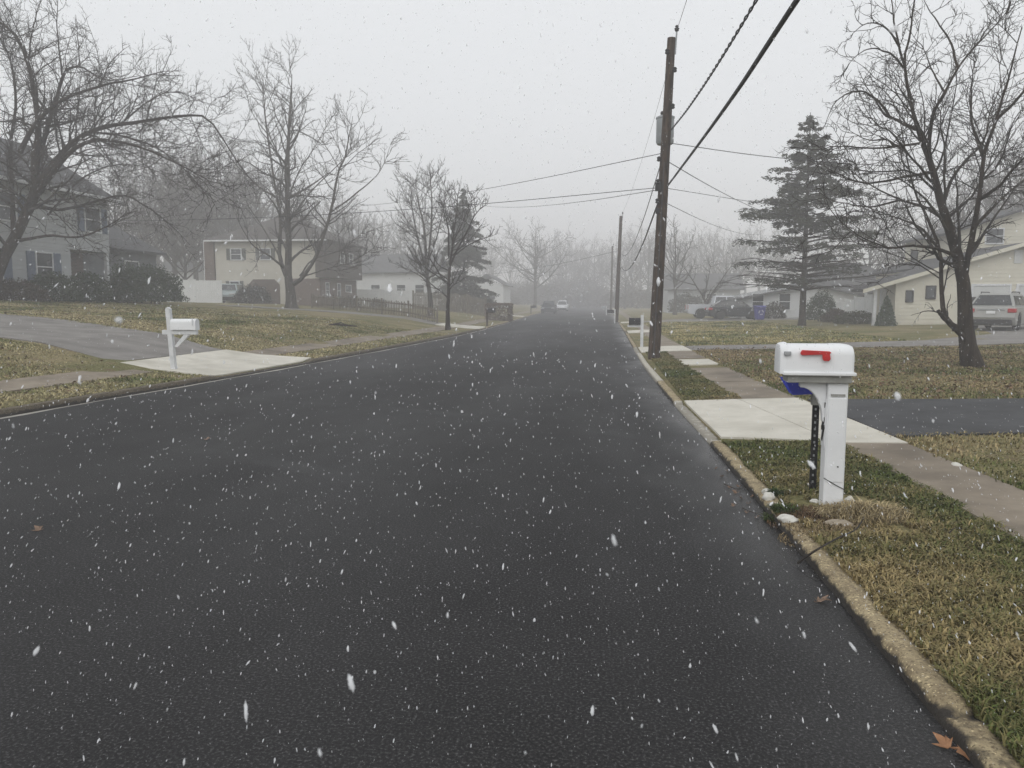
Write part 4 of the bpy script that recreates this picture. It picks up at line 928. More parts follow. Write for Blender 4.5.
# ---- conifers
def conifer(name, loc, h, rbase, z0, whorls, per, seed, label, bark='bark_dark', bare=0, dens=26, droop=.25, tuft=.2, dark=1.0, lean=(0, 0)):
    rs = np.random.RandomState(seed); root = empty(name, loc, 0, label, 'conifer')
    limbs = [([(0, 0, -.2), (0, 0, h * .3), (lean[0] * .6, lean[1], h * .65), (lean[0], lean[1], h)], h * .013 + .05, .02)]
    P = np.stack([spline(p, 18) for p, _, _ in limbs]); tv, tf = tubes_np(P, np.linspace(limbs[0][1], .015, 18)[None, :] * (1 + .35 * (np.linspace(0, 1, 18) < .03))[None, :], 9)
    V, F, o = [tv], [tf], len(tv); quads = []
    for wi in range(whorls):
        t = (wi + rs.uniform(0, .6)) / whorls; z = z0 + (h - z0) * t ** .92
        prof = (1 - t) ** .85 * (.8 + .2 * math.sin(wi * 2.3))
        L = max(.25, rbase * prof); n = per if t < .8 else max(3, per - 2)
        for b in range(n):
            a = 6.283 * (b + rs.uniform(-.25, .25)) / n + wi * 1.1; ln = L * rs.uniform(.45, 1.06); k = 7; u = np.linspace(0, 1, k)
            up = (.16 - droop * u) * ln * u * 1.2 + (.10 * ln * u ** 3) + rs.normal() * .03
            zb_ = z; z = min(h - .1, z + rs.normal() * .55 * (1 - t) * (t > bare)); c = np.array([np.interp(z / h, [0, .3, .65, 1], [0, 0, lean[0] * .6, lean[0]]), 0, z])
            B = np.stack([c[0] + np.cos(a) * ln * u, np.sin(a) * ln * u, z + up], 1) + np.cumsum(rs.normal(size=(k, 3)), 0) * .035 * ln / 3 * u[:, None]
            v, f = tubes_np(B[None], (np.linspace(.012 + ln * .011, .006, k))[None], 4); V.append(v); F.append(f + o); o += len(v)
            isbare = t < bare
            m = int(ln * 5)
            if m > 0:                                     # side twigs
                tt = rs.uniform(.3, 1, m); pos = np.stack([np.interp(tt, u, B[:, i]) for i in range(3)], 1)
                sg = rs.choice([-1, 1], m); aa = a + sg * rs.uniform(.5, 1.0, m); sl = ln * rs.uniform(.15, .34, m) * (1.1 - .4 * tt)
                e = pos + np.stack([np.cos(aa) * sl, np.sin(aa) * sl, rs.normal(size=m) * .08 * sl - .08 * sl], 1)
                v, f = tubes_np(np.stack([pos, (pos + e) / 2 + [0, 0, .01], e], 1), np.tile([.011, .009, .006], (m, 1)), 3); V.append(v); F.append(f + o); o += len(v)
                if not isbare:
                    kk = max(1, int(dens * (.5 + .5 * t))); pr = rs.uniform(.05, 1.1, (m, kk))
                    c2 = pos[:, None] + (e - pos)[:, None] * pr[..., None]; quads.append((c2.reshape(-1, 3) + rs.normal(size=(m * kk, 3)) * .035))
            if not isbare:
                kk = int(dens * ln * 1.6) + 4; tt = rs.uniform(.35, 1.05, kk); quads.append(np.stack([np.interp(tt, u, B[:, i]) for i in range(3)], 1) + rs.normal(size=(kk, 3)) * .05)
    link_mesh('trunk', np_mesh('trunk', np.concatenate(V), np.concatenate(F), True), M[bark], root)
    C = np.concatenate(quads); n = len(C); C[:, 2] -= abs(rs.normal(size=n)) * .16 * (1 - C[:, 2] / h * .6); d = rs.normal(size=(n, 3)); d[:, 2] *= .45; d /= np.linalg.norm(d, axis=1, keepdims=True)
    s = np.cross(d, rs.normal(size=(n, 3))); s /= np.linalg.norm(s, axis=1, keepdims=True); ln = tuft * rs.uniform(.6, 1.3, (n, 1)); wd = ln * .14
    Vq = np.stack([C - d * ln * .5, C + s * wd, C + d * ln * .5, C - s * wd], 1).reshape(-1, 3)
    me = np_mesh('crown', Vq, np.arange(n * 4).reshape(-1, 4))
    col = np.array([[.030, .040, .026]]) * rs.uniform(.6, 1.6, (n, 1)) * dark + np.array([[.02, .012, .004]]) * rs.rand(n, 1); set_tint(me, np.repeat(col, 4, 0))
    link_mesh('crown', me, M['foliage'], root); return root
Y0 = 45.0; bx = ax(803, Y0)
conifer('conifer', (bx, Y0, tz(bx, Y0)), 11.6, 5.5, 1.9, 34, 7, 5, 'half bare conifer with layered boughs on the right lawn before the ranch house', bare=.13, dens=15, tuft=.25, droop=.17)
Y0 = 76.0; bx = ax(464, Y0)
conifer('conifer', (bx, Y0, tz(bx, Y0)), 12.0, 4.0, .5, 36, 10, 6, 'dense dark evergreen fading in snow behind the tall picket fence', dens=22, droop=.35, tuft=.3)
# ---- shrubs
def shrub(name, loc, r, n, leaf, seed, label, col=(.03, .05, .022), cat='shrub', shape='ball', stems=7, vary=.6, group=None, mat='foliage', warm=0):
    rs = np.random.RandomState(seed); root = empty(name, loc, 0, label, cat, group)
    d = rs.normal(size=(n, 3)); d /= np.linalg.norm(d, axis=1, keepdims=True); d[:, 2] = abs(d[:, 2]) if shape != 'box' else d[:, 2]
    lum = .72 + .38 * vnoise(np.arctan2(d[:, 1], d[:, 0]) * 3 + 20, d[:, 2] * 4 + 20, .7, seed)
    rad = lum * rs.uniform(.35, 1, n) ** .33
    if shape == 'cone':
        z = rs.rand(n); rr = (1 - z) ** .75 * (.85 + .25 * rs.rand(n)) * (.5 + .5 * rs.rand(n) ** .4); a = rs.rand(n) * 6.283
        C = np.stack([np.cos(a) * rr * r[0], np.sin(a) * rr * r[1], z * r[2]], 1)
    elif shape == 'box':
        C = rs.uniform(-1, 1, (n, 3)); ax_ = rs.randint(0, 3, n); sg = rs.choice([-1, 1], n); C[np.arange(n), ax_] = sg * rs.uniform(.8, 1.06, n); C = C * np.array(r) ; C[:, 2] = (C[:, 2] + r[2])
        C[:, 2] *= .5
    else: C = d * rad[:, None] * np.array(r); C[:, 2] += .08 * r[2]
    t = rs.normal(size=(n, 3)); t /= np.linalg.norm(t, axis=1, keepdims=True); s = np.cross(t, rs.normal(size=(n, 3))); s /= np.linalg.norm(s, axis=1, keepdims=True)
    l = leaf * rs.uniform(.6, 1.3, (n, 1)); V = np.stack([C - t * l * .5, C + s * l * .28, C + t * l * .5, C - s * l * .28], 1).reshape(-1, 3)
    me = np_mesh('foliage', V, np.arange(n * 4).reshape(-1, 4))
    c = np.array([col]) * (1 - vary / 2 + vary * rs.rand(n, 1) * 1.4) + np.array([[.03, .015, .005]]) * warm * rs.rand(n, 1); set_tint(me, np.repeat(c, 4, 0))
    link_mesh('foliage', me, M[mat], root)
    ends = d[rs.choice(n, stems)] * np.array(r) * .8; P = np.stack([np.stack([e * [.12, .12, 0] - [0, 0, .1], e * [.5, .5, .55], e * [1, 1, .95]]) for e in ends])
    if shape == 'cone': P[:, 2] = P[:, 2] * [.3, .3, 1]
    v, f = tubes_np(P, np.tile([.03, .02, .008], (stems, 1)), 4); link_mesh('stems', np_mesh('stems', v, f, True), M['twig'], root); return root
def shrub_at(px, Y, r, n, leaf, seed, label, **kw):
    x = ax(px, Y); return shrub('evergreen_shrub' if 'nm' not in kw else kw.pop('nm'), (x, Y, tz(x, Y) - .05), r, n, leaf, seed, label, **kw)
shrub_at(150, 39, (2.0, 1.7, 2.0), 9000, .13, 1, 'largest rounded dark shrub, right of the grey house porch post')
shrub_at(129, 37, (1.1, 1.0, 2.1), 5000, .12, 2, 'dark upright shrub directly behind the porch post of the grey house')
shrub_at(88, 34, (1.2, 1.0, 1.45), 5000, .12, 3, 'dark shrub filling the porch opening of the grey house')
shrub_at(52, 32, (1.5, 1.0, 1.35), 5000, .11, 4, 'rounded dark shrub under the shuttered ground floor window')
shrub_at(16, 30.5, (1.7, .9, .95), 4500, .10, 5, 'low brownish shrub at the left edge of the grey house', col=(.05, .042, .03), warm=.6)
shrub_at(-14, 30, (1.3, .9, 1.0), 2500, .10, 6, 'low brownish shrub cut by the left edge of the picture', col=(.05, .042, .03), warm=.6)
shrub_at(253, 58, (1.7, 1.2, 1.5), 3200, .15, 7, 'sprawling dark shrub in front of the brown garage arch', col=(.035, .036, .03))
shrub_at(887, 42.6, (.55, .55, 1.6), 3500, .11, 8, 'small conical evergreen at the corner of the pale yellow house', shape='cone')
shrub_at(822, 52, (1.2, 1.0, 1.9), 4000, .12, 9, 'round dark bush beside the trunk of the half bare conifer')
shrub_at(838, 49.5, (1.0, .8, .85), 2500, .11, 10, 'low brown bush left of the white panel fence', col=(.06, .045, .032), warm=.5)
shrub_at(860, 46.5, (1.6, .8, .75), 3500, .11, 11, 'low spreading olive bush before the white panel fence', col=(.055, .06, .028))
shrub_at(688, 92, (2.6, 1.8, 2.3), 2500, .25, 12, 'hazy grey bush behind the bed of the pickup', col=(.05, .05, .04))
shrub_at(775, 60, (1.0, .8, 1.3), 1500, .16, 13, 'greyish bush right of the blue bin by the ranch house', col=(.06, .055, .045))
shrub_at(196, 82, (1.6, 1.5, 2.2), 1800, .2, 14, 'dark bush at the right end of the white outbuilding', col=(.03, .035, .025))
shrub_at(499, 60, (.95, 1.0, 1.35), 5000, .12, 15, 'clipped square brown hedge by the dark mailbox on the left', col=(.11, .085, .062), cat='hedge', shape='box', nm='hedge', warm=.6)
shrub_at(378, 72, (.9, .7, .9), 900, .14, 16, 'little dark bush in front of the white fence past the brown house', col=(.03, .032, .025))
shrub_at(350, 60.5, (.9, .7, 1.0), 1200, .14, 17, 'dark shrub hugging the corner of the brown house front', col=(.035, .035, .027))
# brush closing off the far end of the road and the gaps between the far trees
br0 = shrub('brush', (0, 0, 0), (5.5, 4, 4.2), 5200, .30, 40, 'grey leafless brush under the far trees, blurred by snow', col=(.06, .054, .048), cat='brush', stems=12, vary=.5, group='brush under the far trees')
bl = [(505, 200), (523, 215), (541, 185), (558, 230), (573, 205), (588, 222), (598, 190), (545, 250), (612, 240), (630, 175), (645, 150), (662, 165), (685, 150), (708, 160), (732, 145), (755, 150), (495, 160), (478, 150), (448, 135), (412, 140), (380, 130), (345, 120), (175, 96), (205, 100), (228, 92)]
for i, (px, Y) in enumerate(bl):
    o = br0 if i == 0 else copy_tree(br0); k = rnd.uniform(.8, 1.5) * (1.15 if Y > 180 else .85); x = ax(px, Y)
    o.location = (x, Y, tz(x, Y) - .1); o.rotation_euler = (0, 0, rnd.uniform(0, 6.28)); o.scale = (k * rnd.uniform(.9, 1.4), k, k * rnd.uniform(.6, 1.1))
# ================================================================== UTILITY POLES AND WIRES
def pole(name, foot, head, r0, r1, label, transformer=False):
    f = Vector(foot); h = Vector(head) - f; root = empty(name, foot, 0, label, 'utility pole')
    pts = [h * t for t in (-.02, .25, .5, .75, 1)]
    MB().tube(pts, [r0 + (r1 - r0) * t for t in (0, .25, .5, .75, 1)], 14).build('post', M['pole'], root, smooth=True)
    top = h; 
    MB().tube([top - Vector((-.10, .02, .42)), top + Vector((.13, -.02, .18))], .022, 6).build('bracket', M['galvanised'], root)
    MB().lathe([(.03, 0), (.055, .02), (.05, .05), (.07, .07), (.035, .1), (.05, .13), (.02, .16)], 10, (top.x + .13, top.y - .02, top.z + .15)).build('insulator', M['dark_trim'], root)
    if transformer:
        for t, dx in ((.955, -.1), (.9, .12), (.79, .12), (.56, -.15), (.5, -.14), (.63, -.16)):
            p = h * t; MB().lathe([(.03, -.06), (.06, -.04), (.045, 0), (.06, .04), (.025, .07)], 8, (p.x + dx, p.y - .12, p.z)).build('insulator', M['dark_trim'], root)
        p0, p1 = h * .685, h * .77; c = p0 + Vector((.0, .34, 0)); ht = p1.z - p0.z
        tr = MB().lathe([(.0, 0), (.2, .0), (.235, .05), (.235, ht - .05), (.25, ht - .04), (.25, ht), (.16, ht + .04), (0, ht + .05)], 20, tuple(c)).build('transformer', M['galvanised'], root, smooth=True)
        for dx in (-.09, .08): MB().lathe([(.03, 0), (.05, .03), (.03, .06), (.05, .09), (.02, .14)], 8, (c.x + dx, c.y, c.z + ht + .02)).build('bushing', M['dark_trim'], tr)
        q = MB()
        for zz in (.2, .75): q.box(c.x - .06, c.x + .12, c.y - .36, c.y - .1, c.z + ht * zz - .03, c.z + ht * zz + .03)
        q.build('mounting', M['galvanised'], root)
        MB().tube([h * .005 + Vector((-.02, -r0 - .012, 0)), h * .3 + Vector((-.02, -r0 + .003, 0)), h * .62 + Vector((-.02, -r1 - .03, 0))], .012, 5).build('ground_wire', M['wire_grey'], root)
        MB().obox(h * .545 + Vector((-.14, -.1, 0)), ((1, 0, 0), (0, 1, 0), (0, 0, 1)), (.08, .05, .11)).build('clamp', M['dark_trim'], root)
        MB().obox(h * .47 + Vector((-.12, -.1, 0)), ((1, 0, 0), (0, 1, 0), (0, 0, 1)), (.05, .06, .07)).build('clamp', M['dark_trim'], root)
    return root
PY = 21.3; pf = (ax(655, PY), PY, .1); ph_ = at(671.5, 38, PY)
pole('utility_pole', pf, tuple(ph_), .165, .105, 'nearest tall wooden utility pole with grey transformer can', True)
P2Y = 62.; p2f = (ax(616.5, P2Y), P2Y, .1); p2h = at(621, 216, P2Y)
pole('utility_pole', p2f, tuple(p2h), .17, .12, 'second wooden utility pole along the right kerb, greyed by snow')
P3Y = 108.; p3f = (ax(611, P3Y), P3Y, .1); p3h = at(612.5, 246, P3Y)
pole('utility_pole', p3f, tuple(p3h), .17, .12, 'third utility pole, faintest of the row on the right kerb')
def cable(name, ctrl, r, label, mat='wire', twist=0, n=60, group=None):
    P = spline(ctrl, n); root = None
    if not twist: o = MB().tube(P, r, 6).build(name, M[mat], None, smooth=True)
    else:
        m = MB(); S = spline(ctrl, n * 8); L = np.concatenate([[0], np.cumsum(np.linalg.norm(np.diff(S, axis=0), axis=1))])
        for k in range(2):
            a = L / .62 * 6.283 + k * 3.1416
            m.tube(S + np.stack([np.cos(a), 0 * a, np.sin(a)], 1) * r * 1.15, r, 5)
        o = m.build(name, M[mat], None, smooth=True)
    return tag(o, label, 'wire', group)
def sag(a, b, s, n=7):
    a, b = np.asarray(a), np.asarray(b); return [a + (b - a) * t - np.array([0, 0, s * 4 * t * (1 - t)]) for t in np.linspace(0, 1, n)]
def pp_(py, dx=0): p = at(671.5 - (py - 38) * (16.5 / 319), py, PY); return p + np.array([dx, -.1, 0])
cable('cable', [pp_(186, .1), at(720, 115, 10.8), at(797, 0, 6.6), (1.75, -2, 4.35), (1.8, -18, 5.3)], .024, 'thick black cable slanting from the nearest pole to the top of the picture')
cable('cable', sag(pp_(131, .1), (2.25, -18, 7.4), 1.35, 11), .012, 'twisted black service cable running above the thick one from the nearest pole', twist=1)
cable('power_line', [pp_(30, .13), at(688, -4, 17.6), (2.1, 5, 8.7), (2.1, -18, 9.4)], .006, 'thin wire rising from the insulator on top of the nearest pole', 'wire_grey')
cable('power_line', sag(pp_(62, 0), np.asarray(p2h) + [0, 0, .1], .5), .005, 'thin wire from the top of the nearest pole down to the second pole', 'wire_grey')
cable('cable', sag(pp_(205, -.15), at(621.5, 267, P2Y), .85), .022, 'thick sagging cable from the nearest pole to the second pole')
cable('cable', sag(pp_(165, -.12), at(621.5, 254, P2Y), .9), .013, 'thinner upper cable sagging between the nearest and second poles')
cable('cable', sag(at(621.5, 267, P2Y), at(612, 275, P3Y), .5), .022, 'cable hanging between the second and third poles', 'wire_grey')
cable('service_wire', sag(pp_(154, -.1), at(330, 207, 60), .35), .010, 'upper house wire running left from the nearest pole towards the cream house', 'wire_grey')
cable('service_wire', sag(pp_(188, -.1), at(-60, 214, 34), .55), .009, 'lower house wire running far left from the nearest pole to the grey house', 'wire_grey')
cable('service_wire', sag(pp_(190, -.1), at(478, 205, 60), .3), .009, 'middle house wire leading left from the nearest pole', 'wire_grey')
cable('service_wire', sag(pp_(144, .1), at(1080, 157, 30), .45), .010, 'upper house wire running level to the right behind the forked tree', 'wire_grey')
cable('service_wire', sag(pp_(163, .1), at(765, 212, 40), .1), .012, 'steep house wire from the nearest pole to the conifer on the right', 'wire_grey')
cable('service_wire', sag(pp_(189, .1), at(980, 205, 44), .5), .008, 'long house wire from the nearest pole to the pale yellow house', 'wire_grey')
cable('service_wire', sag(pp_(204, .1), at(760, 234, 58), .3), .009, 'lowest house wire right of the nearest pole', 'wire_grey')
cable('service_wire', sag(at(621, 250, P2Y), at(470, 276, 80), .3), .012, 'faint wire crossing the road left from the second pole', 'wire_grey')

# ================================================================== MAILBOXES
def arch_profile(wd, h, r, n=5):
    """end view of a mailbox: flat floor, straight sides, rounded shoulders"""
    p = [(-wd / 2, 0), (wd / 2, 0)]
    for sg, a0 in ((1, 0), (-1, 90)):
        for i in range(n + 1):
            a = R(a0 + 90 * i / n); p.append((sg * (wd / 2 - r) + r * math.cos(a), h - r + r * math.sin(a)))
    return p
# ---- large white plastic mailbox by the right kerb
MY = 6.05; mx_ = float(at(832, 497, MY)[0]) - .008; mz = tz(mx_, MY) + .028
mbx = empty('mailbox', (mx_, MY, mz), R(-3), 'large white plastic mailbox with red flag on a thick white post by the right kerb', 'mailbox')
q = MB(); hw = .074
q.box(-hw, hw, -hw, hw, -.15, .935); q.build('post', M['white_plastic'], mbx, bevel=.012)
q = MB().box(-.062, .062, -hw - .006, -hw + .01, .18, .82); q.build('post_panel', M['white_plastic'], mbx, bevel=.004)
q = MB().box(-.05, .05, -hw - .011, -hw, .835, .852); q.build('post_slot', M['grey_board'], mbx)
q = MB().box(-hw - .006, -hw + .01, -.06, .06, .44, .81); q.build('number_plate', M['white_plastic'], mbx, bevel=.003)
def lettering(name, chars, size, step, parent, loc, rot, mat):
    vs, fs = [], []
    for i, ch in enumerate(chars):
        cu = bpy.data.curves.new('letter', 'FONT'); cu.body = ch; cu.size = size; cu.extrude = .002; cu.align_x = 'CENTER'; cu.align_y = 'CENTER'; cu.offset = .009
        t = bpy.data.objects.new('letter', cu); COL.objects.link(t); bpy.context.view_layer.update()
        me = bpy.data.meshes.new_from_object(t.evaluated_get(bpy.context.evaluated_depsgraph_get()))
        o = len(vs); vs += [(v.co.x * 1.25, v.co.y - i * step, v.co.z) for v in me.vertices]; fs += [tuple(k + o for k in p.vertices) for p in me.polygons]
        bpy.data.objects.remove(t); bpy.data.curves.remove(cu); bpy.data.meshes.remove(me)
    me = bpy.data.meshes.new(name); me.from_pydata(vs, [], fs)
    o = link_mesh(name, me, mat, parent, loc); o.rotation_euler = rot; return o
lettering('house_number', '727', .135, .094, mbx, (-hw - .0085, 0, .722), (R(90), 0, R(-90)), M['black'])
q = MB(); arc = [(-hw, .935), (-hw, .62)] + [(-hw - .02 - .17 * (1 - math.cos(R(a))), .64 + .255 * math.sin(R(a))) for a in range(0, 91, 10)] + [(-hw - .19, .935)]
q.prism(arc, lambda u, v, t: (u, t, v), -.035, .035); q.build('bracket', M['white_plastic'], mbx, bevel=.006)
q = MB().box(-.37, .085, -.11, .11, .936, .99); q.build('base_board', M['grey_board'], mbx, bevel=.006)
BX0, BX1_ = -.405, .095; zb = .992
prof = arch_profile(.27, .232, .08)
q = MB(); k = len(prof); st = [(BX0 + .02, 1.0), (BX0 + .35, 1.0), (BX0 + .352, 1.012), (BX1_ - .07, 1.012), (BX1_ - .03, .985), (BX1_ - .008, .93), (BX1_, .84)]
vs = [(x, u * s_, zb + (v - .02) * s_ + .02) for x, s_ in st for u, v in prof]
q.add(vs, [(i * k + j, i * k + (j + 1) % k, (i + 1) * k + (j + 1) % k, (i + 1) * k + j) for i in range(len(st) - 1) for j in range(k)] + [tuple(range(k - 1, -1, -1)), tuple((len(st) - 1) * k + j for j in range(k))])
bx_o = q.build('box', M['white_plastic'], mbx, smooth=True)
q = MB().box(BX0 - .005, BX1_ + .012, -.152, .152, zb + .003, zb + .028); q.build('rim', M['white_plastic'], bx_o, bevel=.006)
q = MB(); st = [(BX0 - .03, .84), (BX0 - .026, .93), (BX0 - .012, .98), (BX0 + .022, 1.006)]
vs = [(x, u * s_, zb + .03 + (v - .02) * s_) for x, s_ in st for u, v in prof]
q.add(vs, [(i * k + j, i * k + (j + 1) % k, (i + 1) * k + (j + 1) % k, (i + 1) * k + j) for i in range(len(st) - 1) for j in range(k)] + [tuple(range(k - 1, -1, -1)), tuple((len(st) - 1) * k + j for j in range(k))])
dr_o = q.build('door', M['white_plastic'], mbx, smooth=True)
q = MB().box(BX0 - .005, BX0 + .045, -.158, -.134, zb + .15, zb + .182); q.build('latch', M['metal'], dr_o, bevel=.006)
q = MB(); FO = -.022
fl = [(-.305, .198), (-.295, .215), (-.10, .207), (-.088, .196), (-.10, .188), (-.092, .15), (-.105, .135), (-.14, .137), (-.148, .152), (-.152, .182), (-.295, .176), (-.305, .185)]
q.prism(fl, lambda u, v, t: (u + .01, t, zb + v + FO), -.165, -.147); q.build('flag', M['red'], bx_o, bevel=.003)
q = MB().tube([(-.115, -.17, zb + .143), (-.115, -.13, zb + .143)], .012, 8); q.build('flag_pivot', M['red'], bx_o)
q = MB(); q.tube([(-hw - .003, -hw - .004, .21), (0, -hw - .008, .165), (hw + .003, -hw - .004, .125), (hw + .004, 0, .12)], .0035, 5); q.build('tie_wire', M['black'], mbx)
q = MB().tube([(.02, -hw - .012, .30), (.02, -hw + .01, .30)], .006, 8); q.build('bolt', M['black'], mbx)

# ---- blue newspaper holder on its own black channel post, just behind
NY = 6.5; nx = float(at(812.5, 487, NY)[0]); nz = tz(nx, NY) + .028
nb = empty('newspaper_holder', (nx, NY, nz), R(-3), 'dark blue open newspaper tube on a black perforated post behind the white mailbox', 'newspaper box')
q = MB()
for dx, d0, d1 in ((-.026, -.012, .012), (.02, -.012, .012)): q.box(dx, dx + .006, d0, d1, -.2, .84)
q.box(-.02, .02, .006, .012, -.2, .84); pst = q.build('post', M['black'], nb)
q = MB()
for i in range(14): q.lathe([(.0075, -.0075), (.0075, -.0055)], 8, (0, -.0, .06 + i * .055), 'y') if False else q.box(-.007, .007, .003, .0058, .05 + i * .055, .068 + i * .055)
q.build('post_hole', M['metal'], nb)
def holder(s): return [(-.115 * s, -.0), (-.085 * s, -.155 * s), (.085 * s, -.155 * s), (.115 * s, 0)]
q = MB(); a_, b_2 = holder(1.0), holder(.86)
O_ = [(-.30 - .0, 0), (.06, 0)]
vo = [(-.255 + (.055 if v < 0 else -.02), u, .918 + v * .84) for u, v in a_] + [(.06, u, .915 + v * .84) for u, v in b_2]
vi = [(p[0] - .001, p[1] * .94, p[2] * 1.0 + (.008 if i % 4 in (1, 2) else .0)) for i, p in enumerate(vo[:4])] + [(.05, p[1] * .94, p[2] + (.008 if i in (1, 2) else 0)) for i, p in enumerate(vo[4:])]
q.add(vo + vi, [(0, 4, 5, 1), (1, 5, 6, 2), (2, 6, 7, 3), (4, 7, 6, 5), (8, 9, 13, 12), (9, 10, 14, 13), (10, 11, 15, 14), (12, 13, 14, 15), (0, 1, 9, 8), (1, 2, 10, 9), (2, 3, 11, 10), (3, 7, 15, 11), (7, 4, 12, 15), (4, 0, 8, 12)])
q.build('tube', M['blue'], nb)
q = MB().box(-.04, .03, -.03, .02, .70, .82); q.build('bracket', M['grey_board'], nb, bevel=.006)

# ---- white wooden mailbox post on the left verge
LY_ = 15.6; lx = float(at(174.5, 372, LY_)[0]); lz = tz(lx, LY_)
ml = empty('mailbox', (lx, LY_, lz), 0, 'small white rural mailbox on a leaning white wooden post by the left kerb', 'mailbox')
T = lambda z: -.055 * z
q = MB(); q.prism([(-.05, -.15), (.05, -.15), (.05 + T(1.32), 1.32), (T(1.32), 1.36), (-.05 + T(1.32), 1.32)], lambda u, v, t: (u, t, v), -.05, .05); q.build('post', M['white_paint'], ml, bevel=.006)
q = MB().box(-.22, .56, -.045, .045, .77, .865); q.build('arm', M['white_paint'], ml, bevel=.005)
q = MB(); q.prism([(.03, .50), (.12, .50), (.40, .77), (.27, .77)], lambda u, v, t: (u, t, v), -.035, .035); q.build('brace', M['white_paint'], ml, bevel=.004)
prof = arch_profile(.17, .235, .083, 6); k = len(prof); q = MB()
q.prism(prof, lambda u, v, t: (t, u, .87 + v), .0, .54); bo = q.build('box', M['white_plastic'], ml, smooth=True)
q = MB(); q.prism(prof, lambda u, v, t: (t, u * 1.05, .866 + v * 1.04), .535, .57); q.build('door', M['white_plastic'], ml, smooth=True)
q = MB().box(.05, .50, -.06, .06, .862, .872); q.build('base_board', M['grey_board'], ml)
q = MB().box(.50, .52, -.098, -.088, .97, 1.12); q.build('flag', M['white_paint'], bo)
# ---- smaller mailboxes farther along
def post_box(name, px, Y, label, post_mat, box_mat, h=1.12, side=-1, top=.1, px_off=0, bl=.48):
    x = ax(px, Y); o = empty(name, (x, Y, tz(x, Y)), 0, label, 'mailbox')
    MB().box(-.05, .05, -.05, .05, -.15, h + top).build('post', M[post_mat], o, bevel=.005)
    MB().box(min(0, side * .5), max(0, side * .5), -.045, .045, h - .32, h - .24).build('arm', M[post_mat], o)
    pr = arch_profile(.2, .24, .09, 5); q = MB(); a, b = sorted((side * .06, side * (.06 + bl)))
    q.prism(pr, lambda u, v, t: (t, u, h - .238 + v), a, b); q.build('box', M[box_mat], o, smooth=True)
    q = MB(); q.prism(pr, lambda u, v, t: (t, u * 1.05, h - .24 + v * 1.03), *sorted((side * (.06 + bl), side * (.09 + bl)))); q.build('door', M[box_mat], o)
    return o
post_box('mailbox', 642.5, 27.1, 'black mailbox on a white square post left of the nearest utility pole', 'white_paint', 'black', 1.0, -1, .1, 0, .36)
post_box('mailbox', 615, 58, 'dark mailbox on a white post near the foot of the second utility pole', 'white_paint', 'black', 1.0, -1, .05)
post_box('mailbox', 606.5, 92, 'far pale mailbox on the right kerb before the third utility pole', 'white_paint', 'galvanised', 1.0, -1, .05)
post_box('mailbox', 487, 46.9, 'dark mailbox on a brown post before the square hedge on the left', 'pole', 'dark_trim', 1.12, 1, .0, 0, .42)
post_box('mailbox', 531, 90, 'faint mailbox post on the left kerb near the parked dark car', 'pole', 'dark_trim', 1.0, 1, .0)

# ================================================================== VEHICLES
def wheel(root, x, y, r, wd=.22):
    sg = 1 if y > 0 else -1
    o = MB().lathe([(r * .62, -wd / 2), (r * .9, -wd / 2), (r, -wd * .32), (r, wd * .32), (r * .9, wd / 2), (r * .62, wd / 2)], 22, (x, y - sg * wd * .5, r), 'y').build('wheel', M['rubber'], root, smooth=True)
    q = MB(); q.lathe([(r * .63, -wd * .4), (r * .63, wd * .44), (r * .5, wd * .40), (r * .16, wd * .38), (.001, wd * .42)] if sg > 0 else [(.001, -wd * .42), (r * .16, -wd * .38), (r * .5, -wd * .40), (r * .63, -wd * .44), (r * .63, wd * .4)], 16, (x, y - sg * wd * .5, r), 'y')
    for i in range(5):
        a = i * 1.257; q.obox((x + math.cos(a) * r * .33, y - sg * wd * .08, r + math.sin(a) * r * .33), ((math.cos(a), 0, math.sin(a)), (0, 1, 0), (-math.sin(a), 0, math.cos(a))), (r * .28, .012, r * .07))
    q.build('rim', M['galvanised'], o)
